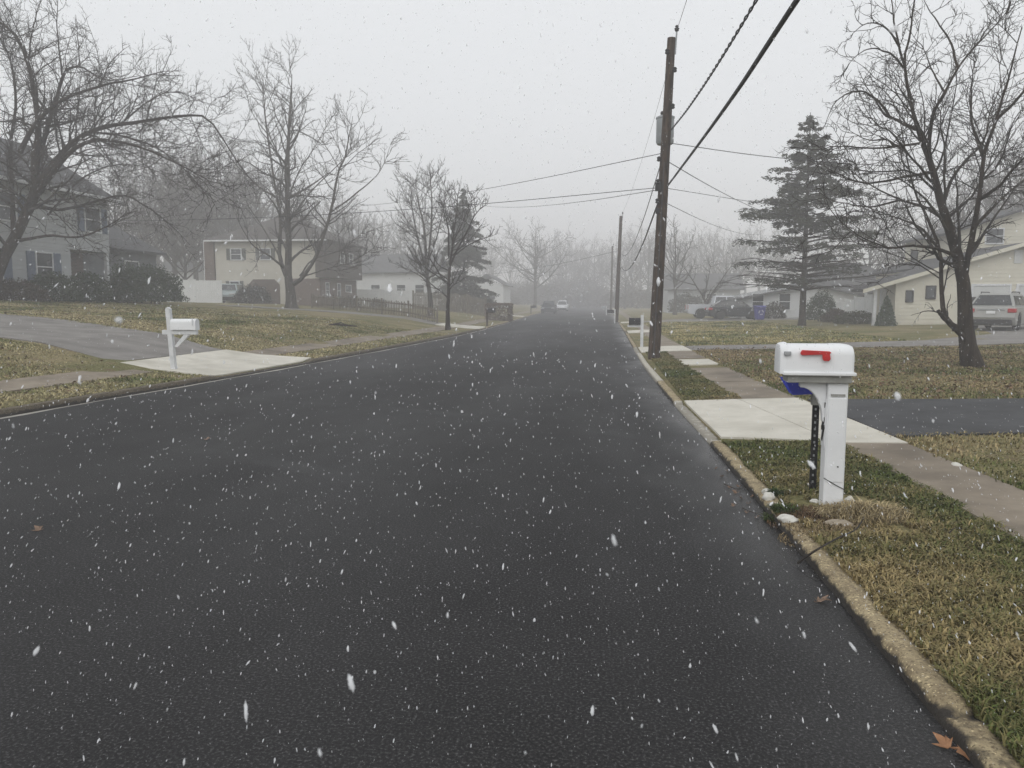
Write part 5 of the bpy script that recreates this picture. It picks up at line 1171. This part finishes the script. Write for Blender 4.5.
def car(name, loc, rz, label, paint, L=4.45, W=1.78, H=1.56, wr=.34, cab=None, hood=.86, belt=.98, rails=False, cat='car', group=None, plate=True, gc=.2):
    root = empty(name, loc, rz, label, cat, group); xf, xr = L / 2, -L / 2; wxf, wxr = L * .31, -L * .29
    def arch(x): return [(x + wr * 1.2 * math.cos(R(a)), max(gc, wr + wr * 1.18 * math.sin(R(a)))) for a in range(200, -21, -20)]
    low = [(xr + .1, gc)] + arch(wxr) + arch(wxf) + [(xf - .12, gc)]
    low = [p for i, p in enumerate(low)]
    prof = low + [(xf, .42), (xf - .02, hood - .2), (xf - .25, hood - .03), (cab[0][0], belt + .0)] + [(cab[-1][0], belt + .02), (xr + .03, belt - .02), (xr - .01, .72), (xr - .04, .55), (xr + .02, .36)]
    q = MB(); q.prism(prof, lambda u, v, t: (u, t, v), -W / 2, W / 2)
    q.build('body', M[paint], root, bevel=.09, seg=4, angle=50)
    ta = lambda z: W / 2 - .05 - (z - belt) * .40                     # tumblehome
    q = MB(); n = len(cab); vs = [(u, -ta(v), v) for u, v in cab] + [(u, ta(v), v) for u, v in cab]
    q.add(vs, [tuple(range(n)), tuple(range(2 * n - 1, n - 1, -1))] + [(i, n + i, n + (i + 1) % n, (i + 1) % n) for i in range(n)])
    cb = q.build('cabin', M[paint], root, bevel=.035, seg=3, angle=25)
    (fa, fz), (fb, fzb), (ra, rz_), (rb, rzb) = cab[0], cab[1], cab[-2], cab[-1]
    def across(p, q_, name_):
        a, b = Vector((p[0], 0, p[1])), Vector((q_[0], 0, q_[1])); a2, b2 = a.lerp(b, .08), a.lerp(b, .86); nrm = Vector((-(b - a).z, 0, (b - a).x)).normalized(); c = Vector((0, 0, belt))
        if nrm.z < 0: nrm = -nrm
        if nrm.x * (p[0] - (fa + rb) / 2) < 0: nrm.x = -nrm.x if abs(nrm.z) < .3 else nrm.x
        m = MB(); k = .016
        ya, yb = ta(a2.z) - .09, ta(b2.z) - .10
        P0 = [a2 + Vector((0, s * ya, 0)) for s in (-1, 1)] + [b2 + Vector((0, s * yb, 0)) for s in (1, -1)]
        m.add([v + nrm * k for v in P0] + [v - nrm * .03 for v in P0], [(0, 1, 2, 3), (7, 6, 5, 4), (0, 4, 5, 1), (1, 5, 6, 2), (2, 6, 7, 3), (3, 7, 4, 0)]); m.build(name_, M['car_glass'], cb)
    across(cab[0], cab[1], 'windscreen'); across(cab[-1], cab[-2], 'rear_window')
    zt_ = min(fzb, rz_) - .08; zb_ = belt + .07
    fx = lambda z: fa + (fb - fa) * (z - fz) / (fzb - fz + 1e-6); rx = lambda z: rb + (ra - rb) * (z - rzb) / (rz_ - rzb + 1e-6)
    xs = [rx(zb_) + .16, (fa + rb) / 2 - .52, (fa + rb) / 2 + .38, fx(zb_) - .14]
    for s in (-1, 1):
        for i in range(3):
            a, b = xs[i] + .04, xs[i + 1] - .04
            at_, bt = (max(a, rx(zt_) + .12) if i == 0 else a), (min(b, fx(zt_) - .10) if i == 2 else b)
            m = MB(); P0 = [(a, zb_), (b, zb_), (bt, zt_), (at_, zt_)]
            m.prism(P0, lambda u, v, t: (u, s * (ta(v) + t), v), -.03, .012); m.build('side_window', M['car_glass'], cb)
        MB().obox((fa - .32, s * (W / 2 + .07), belt + .09), ((1, 0, 0), (0, 1, 0), (0, 0, 1)), (.07, .09, .065)).build('mirror', M[paint], root, bevel=.02)
        MB().obox((xr + .10, s * (W / 2 - .14), belt - .15), ((1, 0, 0), (0, 1, 0), (0, 0, 1)), (.155, .15, .085)).build('tail_light', M['tail'], root, bevel=.025)
        MB().obox((xf - .16, s * (W / 2 - .25), hood - .17), ((1, 0, 0), (0, 1, 0), (0, 0, 1)), (.14, .22, .075)).build('headlight', M['lamp'], root, bevel=.03)
        if rails: MB().tube([(ra + .15, s * (ta(H) - .06), H - .02), (ra + .25, s * (ta(H) - .04), H + .055), (fb - .3, s * (ta(H) - .04), H + .055), (fb - .15, s * (ta(H) - .06), H - .02)], .022, 6).build('roof_rail', M['dark_trim'], cb)
        for x in (wxf, wxr): wheel(root, x, s * (W / 2 - .005), wr)
    MB().box(xr - .045, xr + .2, -W / 2 + .12, W / 2 - .12, .24, .46).build('bumper', M['dark_trim'], root, bevel=.03)
    MB().box(xf - .2, xf + .03, -W / 2 + .14, W / 2 - .14, .24, .5).build('bumper', M['dark_trim'], root, bevel=.03)
    if plate:
        MB().box(xr - .052, xr + .02, -.16, .16, .70, .82).build('licence_plate', M['white_plastic'], root)
        MB().box(xr - .048, xr + .02, -.5, .5, .86, .895).build('trim_strip', M['metal'], root)
    return root
sx, sy = ax(1003, 36.2), 36.2
car('hatchback', (sx, sy, tz(sx, sy) + .02), R(90 - 36), 'silver crossover seen from behind on the driveway of the pale yellow house', 'silver', cab=[(1.15, 1.0), (.42, 1.52), (-.6, 1.57), (-1.62, 1.54), (-2.16, 1.0)], H=1.55, rails=True)
dx_, dy_ = ax(735, 60.3), 60.3
car('sedan', (dx_, dy_, tz(dx_, dy_) + .02), R(2), 'dark low car parked side on in front of the pale pickup', 'dark_paint', L=4.1, H=1.45, cab=[(1.0, .95), (.3, 1.43), (-.95, 1.46), (-1.75, .98)], belt=.93, hood=.82)
vx, vy = ax(549, 104), 104
car('parked_car', (vx, vy, .01), R(-90), 'dark car parked at the left kerb far down the road', 'dark_paint', L=4.6, W=1.85, H=1.68, cab=[(1.1, 1.0), (.45, 1.64), (-1.9, 1.68), (-2.2, 1.0)], plate=False)
vx, vy = ax(562.5, 128), 128
car('parked_car', (vx, vy, .01), R(-90), 'white car parked beyond the dark one, faint in the snow', 'white_car', L=4.7, W=1.85, H=1.75, cab=[(1.25, 1.0), (.5, 1.7), (-1.95, 1.75), (-2.25, 1.0)], plate=False)
vx, vy = ax(230, 60), 60
car('parked_car', (vx, vy, tz(vx, vy) + .02), R(-75), 'pale greenish car half hidden before the cream house', 'teal_car', L=4.6, H=1.6, cab=[(1.1, 1.0), (.4, 1.56), (-1.8, 1.6), (-2.15, 1.0)], plate=False)
vx, vy = ax(478, 82), 82
car('parked_car', (vx, vy, tz(vx, vy) + .02), R(-80), 'faint white car behind the tall picket fence on the left', 'white_car', L=4.5, H=1.5, cab=[(1.0, .95), (.3, 1.45), (-1.1, 1.48), (-1.8, .98)], plate=False)
# pickup: bed to the left, cab to the right
tx, ty = ax(722, 63.4), 63.4
pk = empty('pickup_truck', (tx, ty, tz(tx, ty) + .02), R(1), 'pale silver pickup truck side on behind the dark low car', 'pickup')
def arch2(x, r=.38): return [(x + r * 1.22 * math.cos(R(a)), max(.32, r + r * 1.2 * math.sin(R(a)))) for a in range(200, -21, -20)]
pr = [(-2.75, .42)] + arch2(-1.75) + arch2(1.75) + [(2.6, .4), (2.75, .55), (2.72, .98), (2.4, 1.12), (1.25, 1.16), (-.75, 1.16), (-.76, 1.12), (-2.75, 1.12)]
MB().prism(pr, lambda u, v, t: (u, t, v), -.95, .95).build('body', M['pickup_paint'], pk, bevel=.04, seg=2, angle=50)
cabp = [(1.4, 1.14), (.72, 1.78), (-.62, 1.8), (-.8, 1.14)]; q = MB(); vs = [(u, -(.9 - (v - 1.14) * .28), v) for u, v in cabp] + [(u, .9 - (v - 1.14) * .28, v) for u, v in cabp]
q.add(vs, [(0, 1, 2, 3), (7, 6, 5, 4)] + [(i, 4 + i, 4 + (i + 1) % 4, (i + 1) % 4) for i in range(4)]); cb = q.build('cabin', M['pickup_paint'], pk, bevel=.04, seg=2, angle=25)
for s in (-1, 1):
    for a, b, a2, b2 in ((-.68, .18, -.58, .18), (.26, 1.18, .26, .72)):
        MB().prism([(a, 1.22), (b, 1.22), (b2, 1.7), (a2, 1.7)], lambda u, v, t: (u, s * (.9 - (v - 1.14) * .28 + t), v), -.03, .012).build('side_window', M['car_glass'], cb)
    for x in (-1.75, 1.75): wheel(pk, x, s * .95, .38)
    MB().obox((-2.74, s * .85, .9), ((1, 0, 0), (0, 1, 0), (0, 0, 1)), (.04, .08, .16)).build('tail_light', M['tail'], pk)
q = MB()
q.add([(1.33, -.74, 1.225), (1.33, .74, 1.225), (.83, .62, 1.7), (.83, -.62, 1.7), (1.30, -.74, 1.2), (1.30, .74, 1.2), (.80, .62, 1.675), (.80, -.62, 1.675)], [(0, 1, 2, 3), (7, 6, 5, 4), (0, 4, 5, 1), (1, 5, 6, 2), (2, 6, 7, 3), (3, 7, 4, 0)]); q.build('windscreen', M['car_glass'], cb)
MB().box(-2.86, -2.7, -.85, .85, .5, .66).build('bumper', M['metal'], pk, bevel=.02)
MB().box(-2.70, -.82, -.80, .80, 1.11, 1.135).build('truck_bed', M['dark_trim'], pk)
# blue recycling bin
bnx, bny = ax(760, 57), 57
bn = empty('recycling_bin', (bnx, bny, tz(bnx, bny)), R(8), 'blue purple wheeled recycling bin with a pale ring mark', 'bin')
q = MB(); q.add([(-.25, -.27, .05), (.25, -.27, .05), (.25, .25, .05), (-.25, .25, .05), (-.33, -.36, .95), (.33, -.36, .95), (.33, .36, .95), (-.33, .36, .95)], [(0, 3, 2, 1), (4, 5, 6, 7), (0, 1, 5, 4), (1, 2, 6, 5), (2, 3, 7, 6), (3, 0, 4, 7)]); q.build('body', M['bin_blue'], bn, bevel=.03)
q = MB(); q.prism([(-.40, .955), (.40, .955), (.42, .985), (.3, 1.04), (-.3, 1.04)], lambda u, v, t: (t, u, v), -.36, .36); q.build('lid', M['bin_blue'], bn, bevel=.012)
for s in (-1, 1): MB().lathe([(.06, -.03), (.11, -.03), (.11, .03), (.06, .03)], 14, (s * .28, .27, .11), 'x').build('wheel', M['rubber'], bn)
q = MB()
for i in range(3):
    for t in range(7):
        a0 = R(i * 120 + t * 12); a1 = R(i * 120 + t * 12 + 12.5); f = lambda a, r: (r * math.cos(a), -.322 - (.55 + r * math.sin(a) - .5) * .1, .56 + r * math.sin(a))
        wdt = .035 if t < 5 else .055 - (t - 5) * .03
        q.add([f(a0, .15 - wdt), f(a0, .15 + wdt), f(a1, .15 + wdt), f(a1, .15 - wdt)], [(0, 1, 2, 3)])
q.build('recycling_mark', M['pale_mark'], bn)

# ================================================================== SMALL THINGS ON THE GROUND
def gp(px, py, z):
    d = cF + (px - 512) / FPX * cR + (384 - py) / FPX * cU; t = (z - EYE) / d[2]; return d[0] * t, d[1] * t
def stone(px, py, r, seed, label, mat='stone'):
    x, y = gp(px, py, .14); rs = np.random.RandomState(seed); bm = bmesh.new(); bmesh.ops.create_icosphere(bm, subdivisions=3, radius=1)
    ph = rs.rand(3, 3) * 6
    for v in bm.verts:
        c = v.co; k = 1 + .16 * math.sin(3 * c.x + ph[0, 0]) * math.sin(2.6 * c.y + ph[0, 1]) + .08 * math.sin(6 * c.z + ph[1, 0] + 4 * c.x) + .05 * math.sin(9 * c.y + ph[2, 1])
        v.co = Vector((c.x * r[0] * k, c.y * r[1] * k, max(c.z, -.4) * r[2] * k))
    me = bpy.data.meshes.new('stone'); bm.to_mesh(me); bm.free()
    for p in me.polygons: p.use_smooth = True
    o = link_mesh('stone', me, M[mat], None, (x, y, tz(x, y) + r[2] * .35), rs.rand() * 6)
    tag(o, label, 'stone')
stone(768, 485, (.045, .04, .032), 1, 'upper white stone of the pair touching the right kerb top')
stone(769, 490, (.06, .05, .04), 2, 'larger white stone just below its twin at the kerb edge')
stone(774, 497, (.05, .045, .022), 3, 'tan flat stone below the white pair near the kerb', 'tan_stone')
stone(788, 511, (.075, .055, .035), 4, 'whitish broad stone nearest the camera beside the kerb')
stone(776, 471, (.06, .035, .015), 5, 'flat white stone flake in the grass behind the mailbox')
stone(797, 468.5, (.05, .03, .012), 6, 'thin white stone flake close to the black post')
stone(790, 470, (.035, .03, .012), 61, 'tiny white stone flake between two others in the grass')
stone(838, 516, (.09, .05, .03), 7, 'long tan stone lying in dry grass in front of the mailbox post', 'tan_stone')
stone(849, 498, (.05, .05, .05), 8, 'white stone leaning at the right foot of the mailbox post')
stone(957, 466, (.06, .045, .03), 9, 'white stone on the lawn edge beyond the right sidewalk')
stone(815, 494, (.035, .03, .022), 10, 'small white stone at the left foot of the mailbox post')
def maple_leaf(px, py, size, rz, label, mat, z=.012, curl=.25, seed=1, on=None):
    x, y = gp(px, py, z if on is None else on); rs = random.Random(seed); lobes = [(0, .12), (18, .5), (30, .34), (48, .82), (62, .45), (75, .62), (90, 1.0), (105, .62), (118, .45), (132, .82), (150, .34), (162, .5), (180, .12)]
    pts = [(r * math.cos(R(a)) * size * rs.uniform(.9, 1.08), (r * math.sin(R(a)) - .3) * size * rs.uniform(.92, 1.06)) for a, r in lobes]
    m = MB(); c = (0, -.12 * size, .004); hgt = lambda u, v: curl * (u * u * 1.1 + (v + .1 * size) ** 2 * .6) / size + .012 * math.sin(u * 60 / 1 + v * 43)
    n = len(pts); vs = [c] + [(u * .55, v * .55 - .05 * size, .006 + hgt(u * .55, v * .55) * .7) for u, v in pts] + [(u, v, .008 + hgt(u, v)) for u, v in pts]
    low = min(p[2] for p in vs); vs = [(a, b, d - low + .002) for a, b, d in vs]; vs2 = [(a, b, d - .0015) for a, b, d in vs]; N = len(vs)
    f = [(0, 1 + i, 1 + (i + 1) % n) for i in range(n)] + [(1 + i, 1 + n + i, 1 + n + (i + 1) % n, 1 + (i + 1) % n) for i in range(n)]
    m.add(vs + vs2, f + [tuple(reversed([k + N for k in q])) for q in f] + [(1 + n + i, N + 1 + n + i, N + 1 + n + (i + 1) % n, 1 + n + (i + 1) % n) for i in range(n)])
    m.tube([(0, -.3 * size, .006), (0, -.62 * size, .01), (.05 * size, -.85 * size, .02)], .0022, 5)
    zz = .002 if on is None else on
    return tag(m.build('fallen_leaf', M[mat], None, (x, y, zz), rz), label, 'leaf')
maple_leaf(944, 743, .072, .6, 'tan maple leaf on wet asphalt at the bottom right corner', 'leaf_orange', seed=1)
maple_leaf(963, 754, .065, 2.2, 'orange maple leaf against the kerb at the bottom right corner', 'leaf_orange', seed=2, curl=.35)
maple_leaf(822, 600, .085, -.9, 'brown curled maple leaf lying alone on the road by the kerb', 'leaf_brown', seed=3, curl=.3)
maple_leaf(38, 529, .07, 1.2, 'dark scrap of leaf on the road at the left side', 'leaf_brown', seed=4, curl=.3)
maple_leaf(207, 439, .08, .2, 'dark leaf far out on the road in front of the left mailbox', 'leaf_brown', seed=5, curl=.3)
rl = random.Random(8)
for i, (px, py) in enumerate(((716, 468), (722, 476), (729, 487), (735, 492), (727, 471), (741, 498), (749, 503), (738, 486), (746, 512), (757, 517), (733, 505), (752, 496))):
    maple_leaf(px, py, rl.uniform(.025, .045), rl.uniform(0, 6), 'bit of brown leaf in the wet gutter before the apron', 'leaf_brown', seed=20 + i, curl=.4)['group'] = 'leaf litter in the gutter'
def twig(pts, r, label):
    P = [(gp(px, py, z)[0], gp(px, py, z)[1], z) for px, py, z in pts]; o = Vector(P[0]); m = MB(); Q = spline([Vector(p) - o for p in P], 14); m.tube(Q, list(np.linspace(r, r * .45, 14)), 6)
    return tag(m.build('twig', M['twig'], None, tuple(o)), label, 'twig')
twig([(798, 563, .02), (806, 557, .075), (818, 549, .15), (838, 538, .165), (855, 530, .17), (862, 521, .2)], .009, 'thin dark stick leaning from the gutter over the kerb onto the grass')
twig([(742, 508, .012), (752, 512, .014), (764, 515, .012)], .005, 'short twig in the gutter below the white stones')
twig([(724, 484, .012), (737, 489, .014), (745, 487, .012)], .005, 'short twig among leaf bits near the apron kerb')
twig([(949, 533, .19), (955, 528, .2), (962, 529, .2)], .004, 'pale straw twig on the green verge') 
# fallen branch on the left lawn
x, y = gp(338, 336, .5); y = 31; x = ax(337, y)
m = MB(); m.tube([(-.5, 0, .06), (-.1, .05, .12), (.35, 0, .08), (.8, .1, .03)], [.03, .05, .045, .02], 7); m.tube([(-.1, .05, .12), (.25, -.3, .2), (.5, -.45, .12)], [.03, .02, .01], 6)
tag(m.build('fallen_branch', M['bark_dark'], None, (x, y, tz(x, y))), 'dark fallen branch lying on the left lawn', 'branch')

# ================================================================== GRASS
def grass(name, x0, x1, y0, y1, n, h, seed, keep, tone, w=.0035, lean=.9, gain=1.0, dry=(.44, .36, .175), var=1.0):
    rs = np.random.RandomState(seed); x = rs.uniform(x0, x1, n); y = y0 + (y1 - y0) * rs.rand(n) ** 1.5; k = keep(x, y); x, y = x[k], y[k]; n = len(x)
    z = terr(x, y) - .004; dist = np.hypot(x, y)
    c1 = vnoise(x, y, .5, seed + 1); c2 = vnoise(x, y, 1.7, seed + 2); c3 = vnoise(x, y, .13, seed + 3)
    hh = h * rs.uniform(.45, 1.25, n) * (.6 + .7 * c3); a = rs.rand(n) * 6.283; ll = hh * lean * rs.uniform(.3, 1.5, n)
    s = (w * (1 + dist / 9) * rs.uniform(.6, 1.3, n))[:, None] * np.stack([-np.sin(a), np.cos(a), 0 * a], 1)
    p = np.stack([x, y, z], 1); d = np.stack([np.cos(a) * ll, np.sin(a) * ll, 0 * a], 1); up = np.array([0, 0, 1.])
    m1 = p + d * .35 + up * (hh * .65)[:, None]; tp = p + d + up * (hh * rs.uniform(.55, 1.0, n))[:, None]
    V = np.stack([p - s, p + s, m1 + s * .8, m1 - s * .8, tp], 1).reshape(-1, 3); b = np.arange(n)[:, None] * 5
    me = np_mesh(name, V, [b + np.array([[0, 1, 2, 3]]), b + np.array([[3, 2, 4]])])
    g = np.clip(tone + (c1 - .5) * .9 + (c2 - .5) * 1.1 + rs.normal(size=n) * .22 * var, 0, 1)[:, None]
    gn = np.array([[.095, .12, .032]]) * (1 + var * rs.uniform(-.4, .6, (n, 1))); st = np.array([dry]) * rs.uniform(.6, 1.35, (n, 1))
    C = (gn * g + st * (1 - g)) * gain; set_tint(me, np.repeat(C, 5, 0))
    tag(link_mesh(name, me, M['tint']), kind='stuff')
def not_on(x, y, side):
    d = x - KR(y) if side > 0 else KL(y) - x; t0, t1 = (SWR0, SWR1) if side > 0 else (SWL0, SWL1)
    e = vnoise(x, y, .25, 77) * .13 - .03
    ok = (d > .13 - e * .45) & ~((d > np.interp(y, *t0) + e) & (d < np.interp(y, *t1) - e))
    return d, ok
def k_right_verge(x, y):
    d, ok = not_on(x, y, 1); return ok & (d < np.interp(y, *SWR0) + .1) & ~((y > 8.72 - d * .0 + vnoise(x, y, .2, 5) * .12 - .02) & (y < 12.3)) & ~((y > 24.1) & (y < 26.8)) & ~((x - mx_) ** 2 / .3 + (y - MY + .2) ** 2 / .28 < vnoise(x, y, .12, 9) * 1.6)
grass('grass', 1.3, 3.0, 2.2, 24, 230000, .05, 3, k_right_verge, .68, gain=.72, dry=(.40, .31, .15))
def k_right_lawn(x, y):
    d, ok = not_on(x, y, 1); return ok & (d > np.interp(y, *SWR1) - .06) & ~((y > 9.2) & (y < 12.35) & (d > 1.9)) & ~((y > 24.5) & (y < 27)) & (x < 2.2 + y * .62)
grass('grass', 2.6, 15, 3.5, 24.4, 210000, .05, 5, k_right_lawn, .42, gain=.82, dry=(.40, .315, .17))
def k_left(x, y):
    d, ok = not_on(x, y, -1); dr = (y > 15.45 + np.clip(d - 2.5, 0, 30) * .11) & (y < 19.8 + np.clip(d - 2.5, 0, 30) * .22) & (d > 2.35); return ok & ~dr & ~((y > 15.1) & (y < 19.9) & (d < 2.6)) & (x > -6 - y * 1.05)
grass('grass', -34, -7.2, 7, 36, 380000, .045, 7, k_left, .42, .0045, gain=1.0, dry=(.40, .34, .19), var=.5)
def k_far_r(x, y):
    d, ok = not_on(x, y, 1); return ok & (d > 1.7) & (x < 3 + y * .62) & ~((y > 24) & (y < 27 + np.clip(d - 5, 0, 5) * .3)) & ~((d > 9.5) & (y > 24.5 + np.clip(d - 9, 0, 9) * .45))
grass('grass', 2.5, 20, 26.5, 55, 80000, .06, 8, k_far_r, .5, .005)
# dry tufts and matted straw round the mailbox foot
def tuft(name, px, py, r, n, h, label, tone, seed):
    x0, y0 = gp(px, py, .14); rs = np.random.RandomState(seed); a = rs.rand(n) * 6.283; rr = r * rs.rand(n) ** .6; x = np.cos(a) * rr * 1.25; y = np.sin(a) * rr
    z = terr(x + x0, y + y0) - tz(x0, y0); p = np.stack([x, y, z], 1); b = rs.rand(n) * 6.283; hh = h * rs.uniform(.3, 1.2, n) * (1.1 - .6 * rr / r); l = hh * rs.uniform(.4, 2.2, n)
    d = np.stack([np.cos(b) * l, np.sin(b) * l, 0 * b], 1); s = .0028 * np.stack([-np.sin(b), np.cos(b), 0 * b], 1); up = np.array([0, 0, 1.])
    m1 = p + d * .4 + up * (hh * .8)[:, None]; tp = p + d + up * (hh * rs.uniform(.3, 1, n))[:, None]; k = np.arange(n)[:, None] * 5
    me = np_mesh(name, np.stack([p - s, p + s, m1 + s, m1 - s, tp], 1).reshape(-1, 3), [k + np.array([[0, 1, 2, 3]]), k + np.array([[3, 2, 4]])])
    t = np.array([tone]) * rs.uniform(.4, 1.5, (n, 1)); set_tint(me, np.repeat(t, 5, 0)); o = link_mesh(name, me, M['tint'], None, (x0, y0, tz(x0, y0)))
    return tag(o, label, 'grass tuft')
tuft('grass_tuft', 862, 508, .26, 2600, .105, 'tall straw coloured dry tuft right of the mailbox post', (.34, .27, .15), 1)
tuft('grass_tuft', 815, 507, .27, 1500, .045, 'reddish brown matted dead grass left of the mailbox post', (.12, .075, .04), 2)
tuft('grass_tuft', 835, 522, .30, 1700, .04, 'flat brown straw patch in front of the mailbox post', (.22, .165, .09), 3)
tuft('grass_tuft', 781, 502, .10, 700, .07, 'small fresh green tuft between the white kerb stones', (.05, .075, .015), 4)
tuft('grass_tuft', 775, 486, .06, 400, .06, 'tiny dark green tuft growing behind the upper white stones', (.03, .06, .018), 5)
# leaf litter over both lawns
def litter(name, x0, x1, y0, y1, n, seed, keep):
    rs = np.random.RandomState(seed); x = rs.uniform(x0, x1, n); y = rs.uniform(y0, y1, n); k = keep(x, y); x, y = x[k], y[k]; n = len(x); z = terr(x, y) + rs.uniform(.02, .06, n)
    t = rs.normal(size=(n, 3)); t[:, 2] *= .35; t /= np.linalg.norm(t, axis=1, keepdims=True); s = np.cross(t, np.array([0, 0, 1.]) + rs.normal(size=(n, 3)) * .4); s /= np.linalg.norm(s, axis=1, keepdims=True)
    l = rs.uniform(.02, .05, (n, 1)); C = np.stack([x, y, z], 1); V = np.stack([C - t * l, C + s * l * .5, C + t * l, C - s * l * .5], 1).reshape(-1, 3)
    me = np_mesh(name, V, np.arange(n * 4).reshape(-1, 4)); c = np.array([[.13, .085, .05]]) * rs.uniform(.4, 1.8, (n, 1)); set_tint(me, np.repeat(c, 4, 0)); tag(link_mesh(name, me, M['tint']), kind='stuff')
litter('leaf_litter', 2.8, 16, 12.2, 25, 9000, 1, lambda x, y: not_on(x, y, 1)[1] & (x - KR(y) > 1.8))
litter('leaf_litter', -24, -7.2, 10, 34, 5000, 2, k_left)

# ================================================================== FALLING SNOW
def ico(sub):
    bm = bmesh.new(); bmesh.ops.create_icosphere(bm, subdivisions=sub, radius=1); v = np.array([q.co[:] for q in bm.verts]); f = np.array([[q.index for q in p.verts] for p in bm.faces]); bm.free(); return v, f
def snow(n, seed):
    rs = np.random.RandomState(seed); Vs, Fs, o = [], [], 0
    for sub, cnt, d0, d1, pw in ((3, int(n * .0014), .5, 1.7, .6), (2, int(n * .12), 1.7, 4.5, .6), (1, int(n * .88), 4.5, 27, .62)):
        dep = d0 + (d1 - d0) * rs.rand(cnt) ** pw; a = rs.uniform(-1.1, 1.1, cnt); b = rs.uniform(-.72, .72, cnt)
        C = np.array([0, 0, EYE]) + dep[:, None] * (cF + a[:, None] * cR + b[:, None] * cU)
        k = (C[:, 2] > np.maximum(terr(C[:, 0], C[:, 1]), 0) + .03) & (C[:, 2] < 26); C = C[k]; m = len(C)
        ax3 = np.array([-.05, .62, .78]) + rs.normal(size=(m, 3)) * .25; ax3 /= np.linalg.norm(ax3, axis=1, keepdims=True)
        s1 = np.cross(ax3, rs.normal(size=(m, 3))); s1 /= np.linalg.norm(s1, axis=1, keepdims=True); s2 = np.cross(ax3, s1)
        r = {3: .0009, 2: .0008, 1: .00115}[sub] * rs.lognormal(0, .5, m) * (1 + .8 * (rs.rand(m) > .97)); L = r * rs.uniform(1.1, 4.2, m)
        v, f = ico(sub); w3 = v[None] * (1 + .22 * rs.normal(size=(m, len(v), 1)))
        V = C[:, None] + w3[..., 0:1] * (s1 * r[:, None])[:, None] + w3[..., 1:2] * (s2 * (r * rs.uniform(.6, 1, m))[:, None])[:, None] + w3[..., 2:3] * (ax3 * L[:, None])[:, None]
        Vs.append(V.reshape(-1, 3)); Fs.append((f[None] + np.arange(m)[:, None, None] * len(v) + o).reshape(-1, 3)); o += m * len(v)
    tag(link_mesh('falling_snow', np_mesh('falling_snow', np.concatenate(Vs), np.concatenate(Fs), True), M['snow']), kind='stuff')
snow(250000, 12)
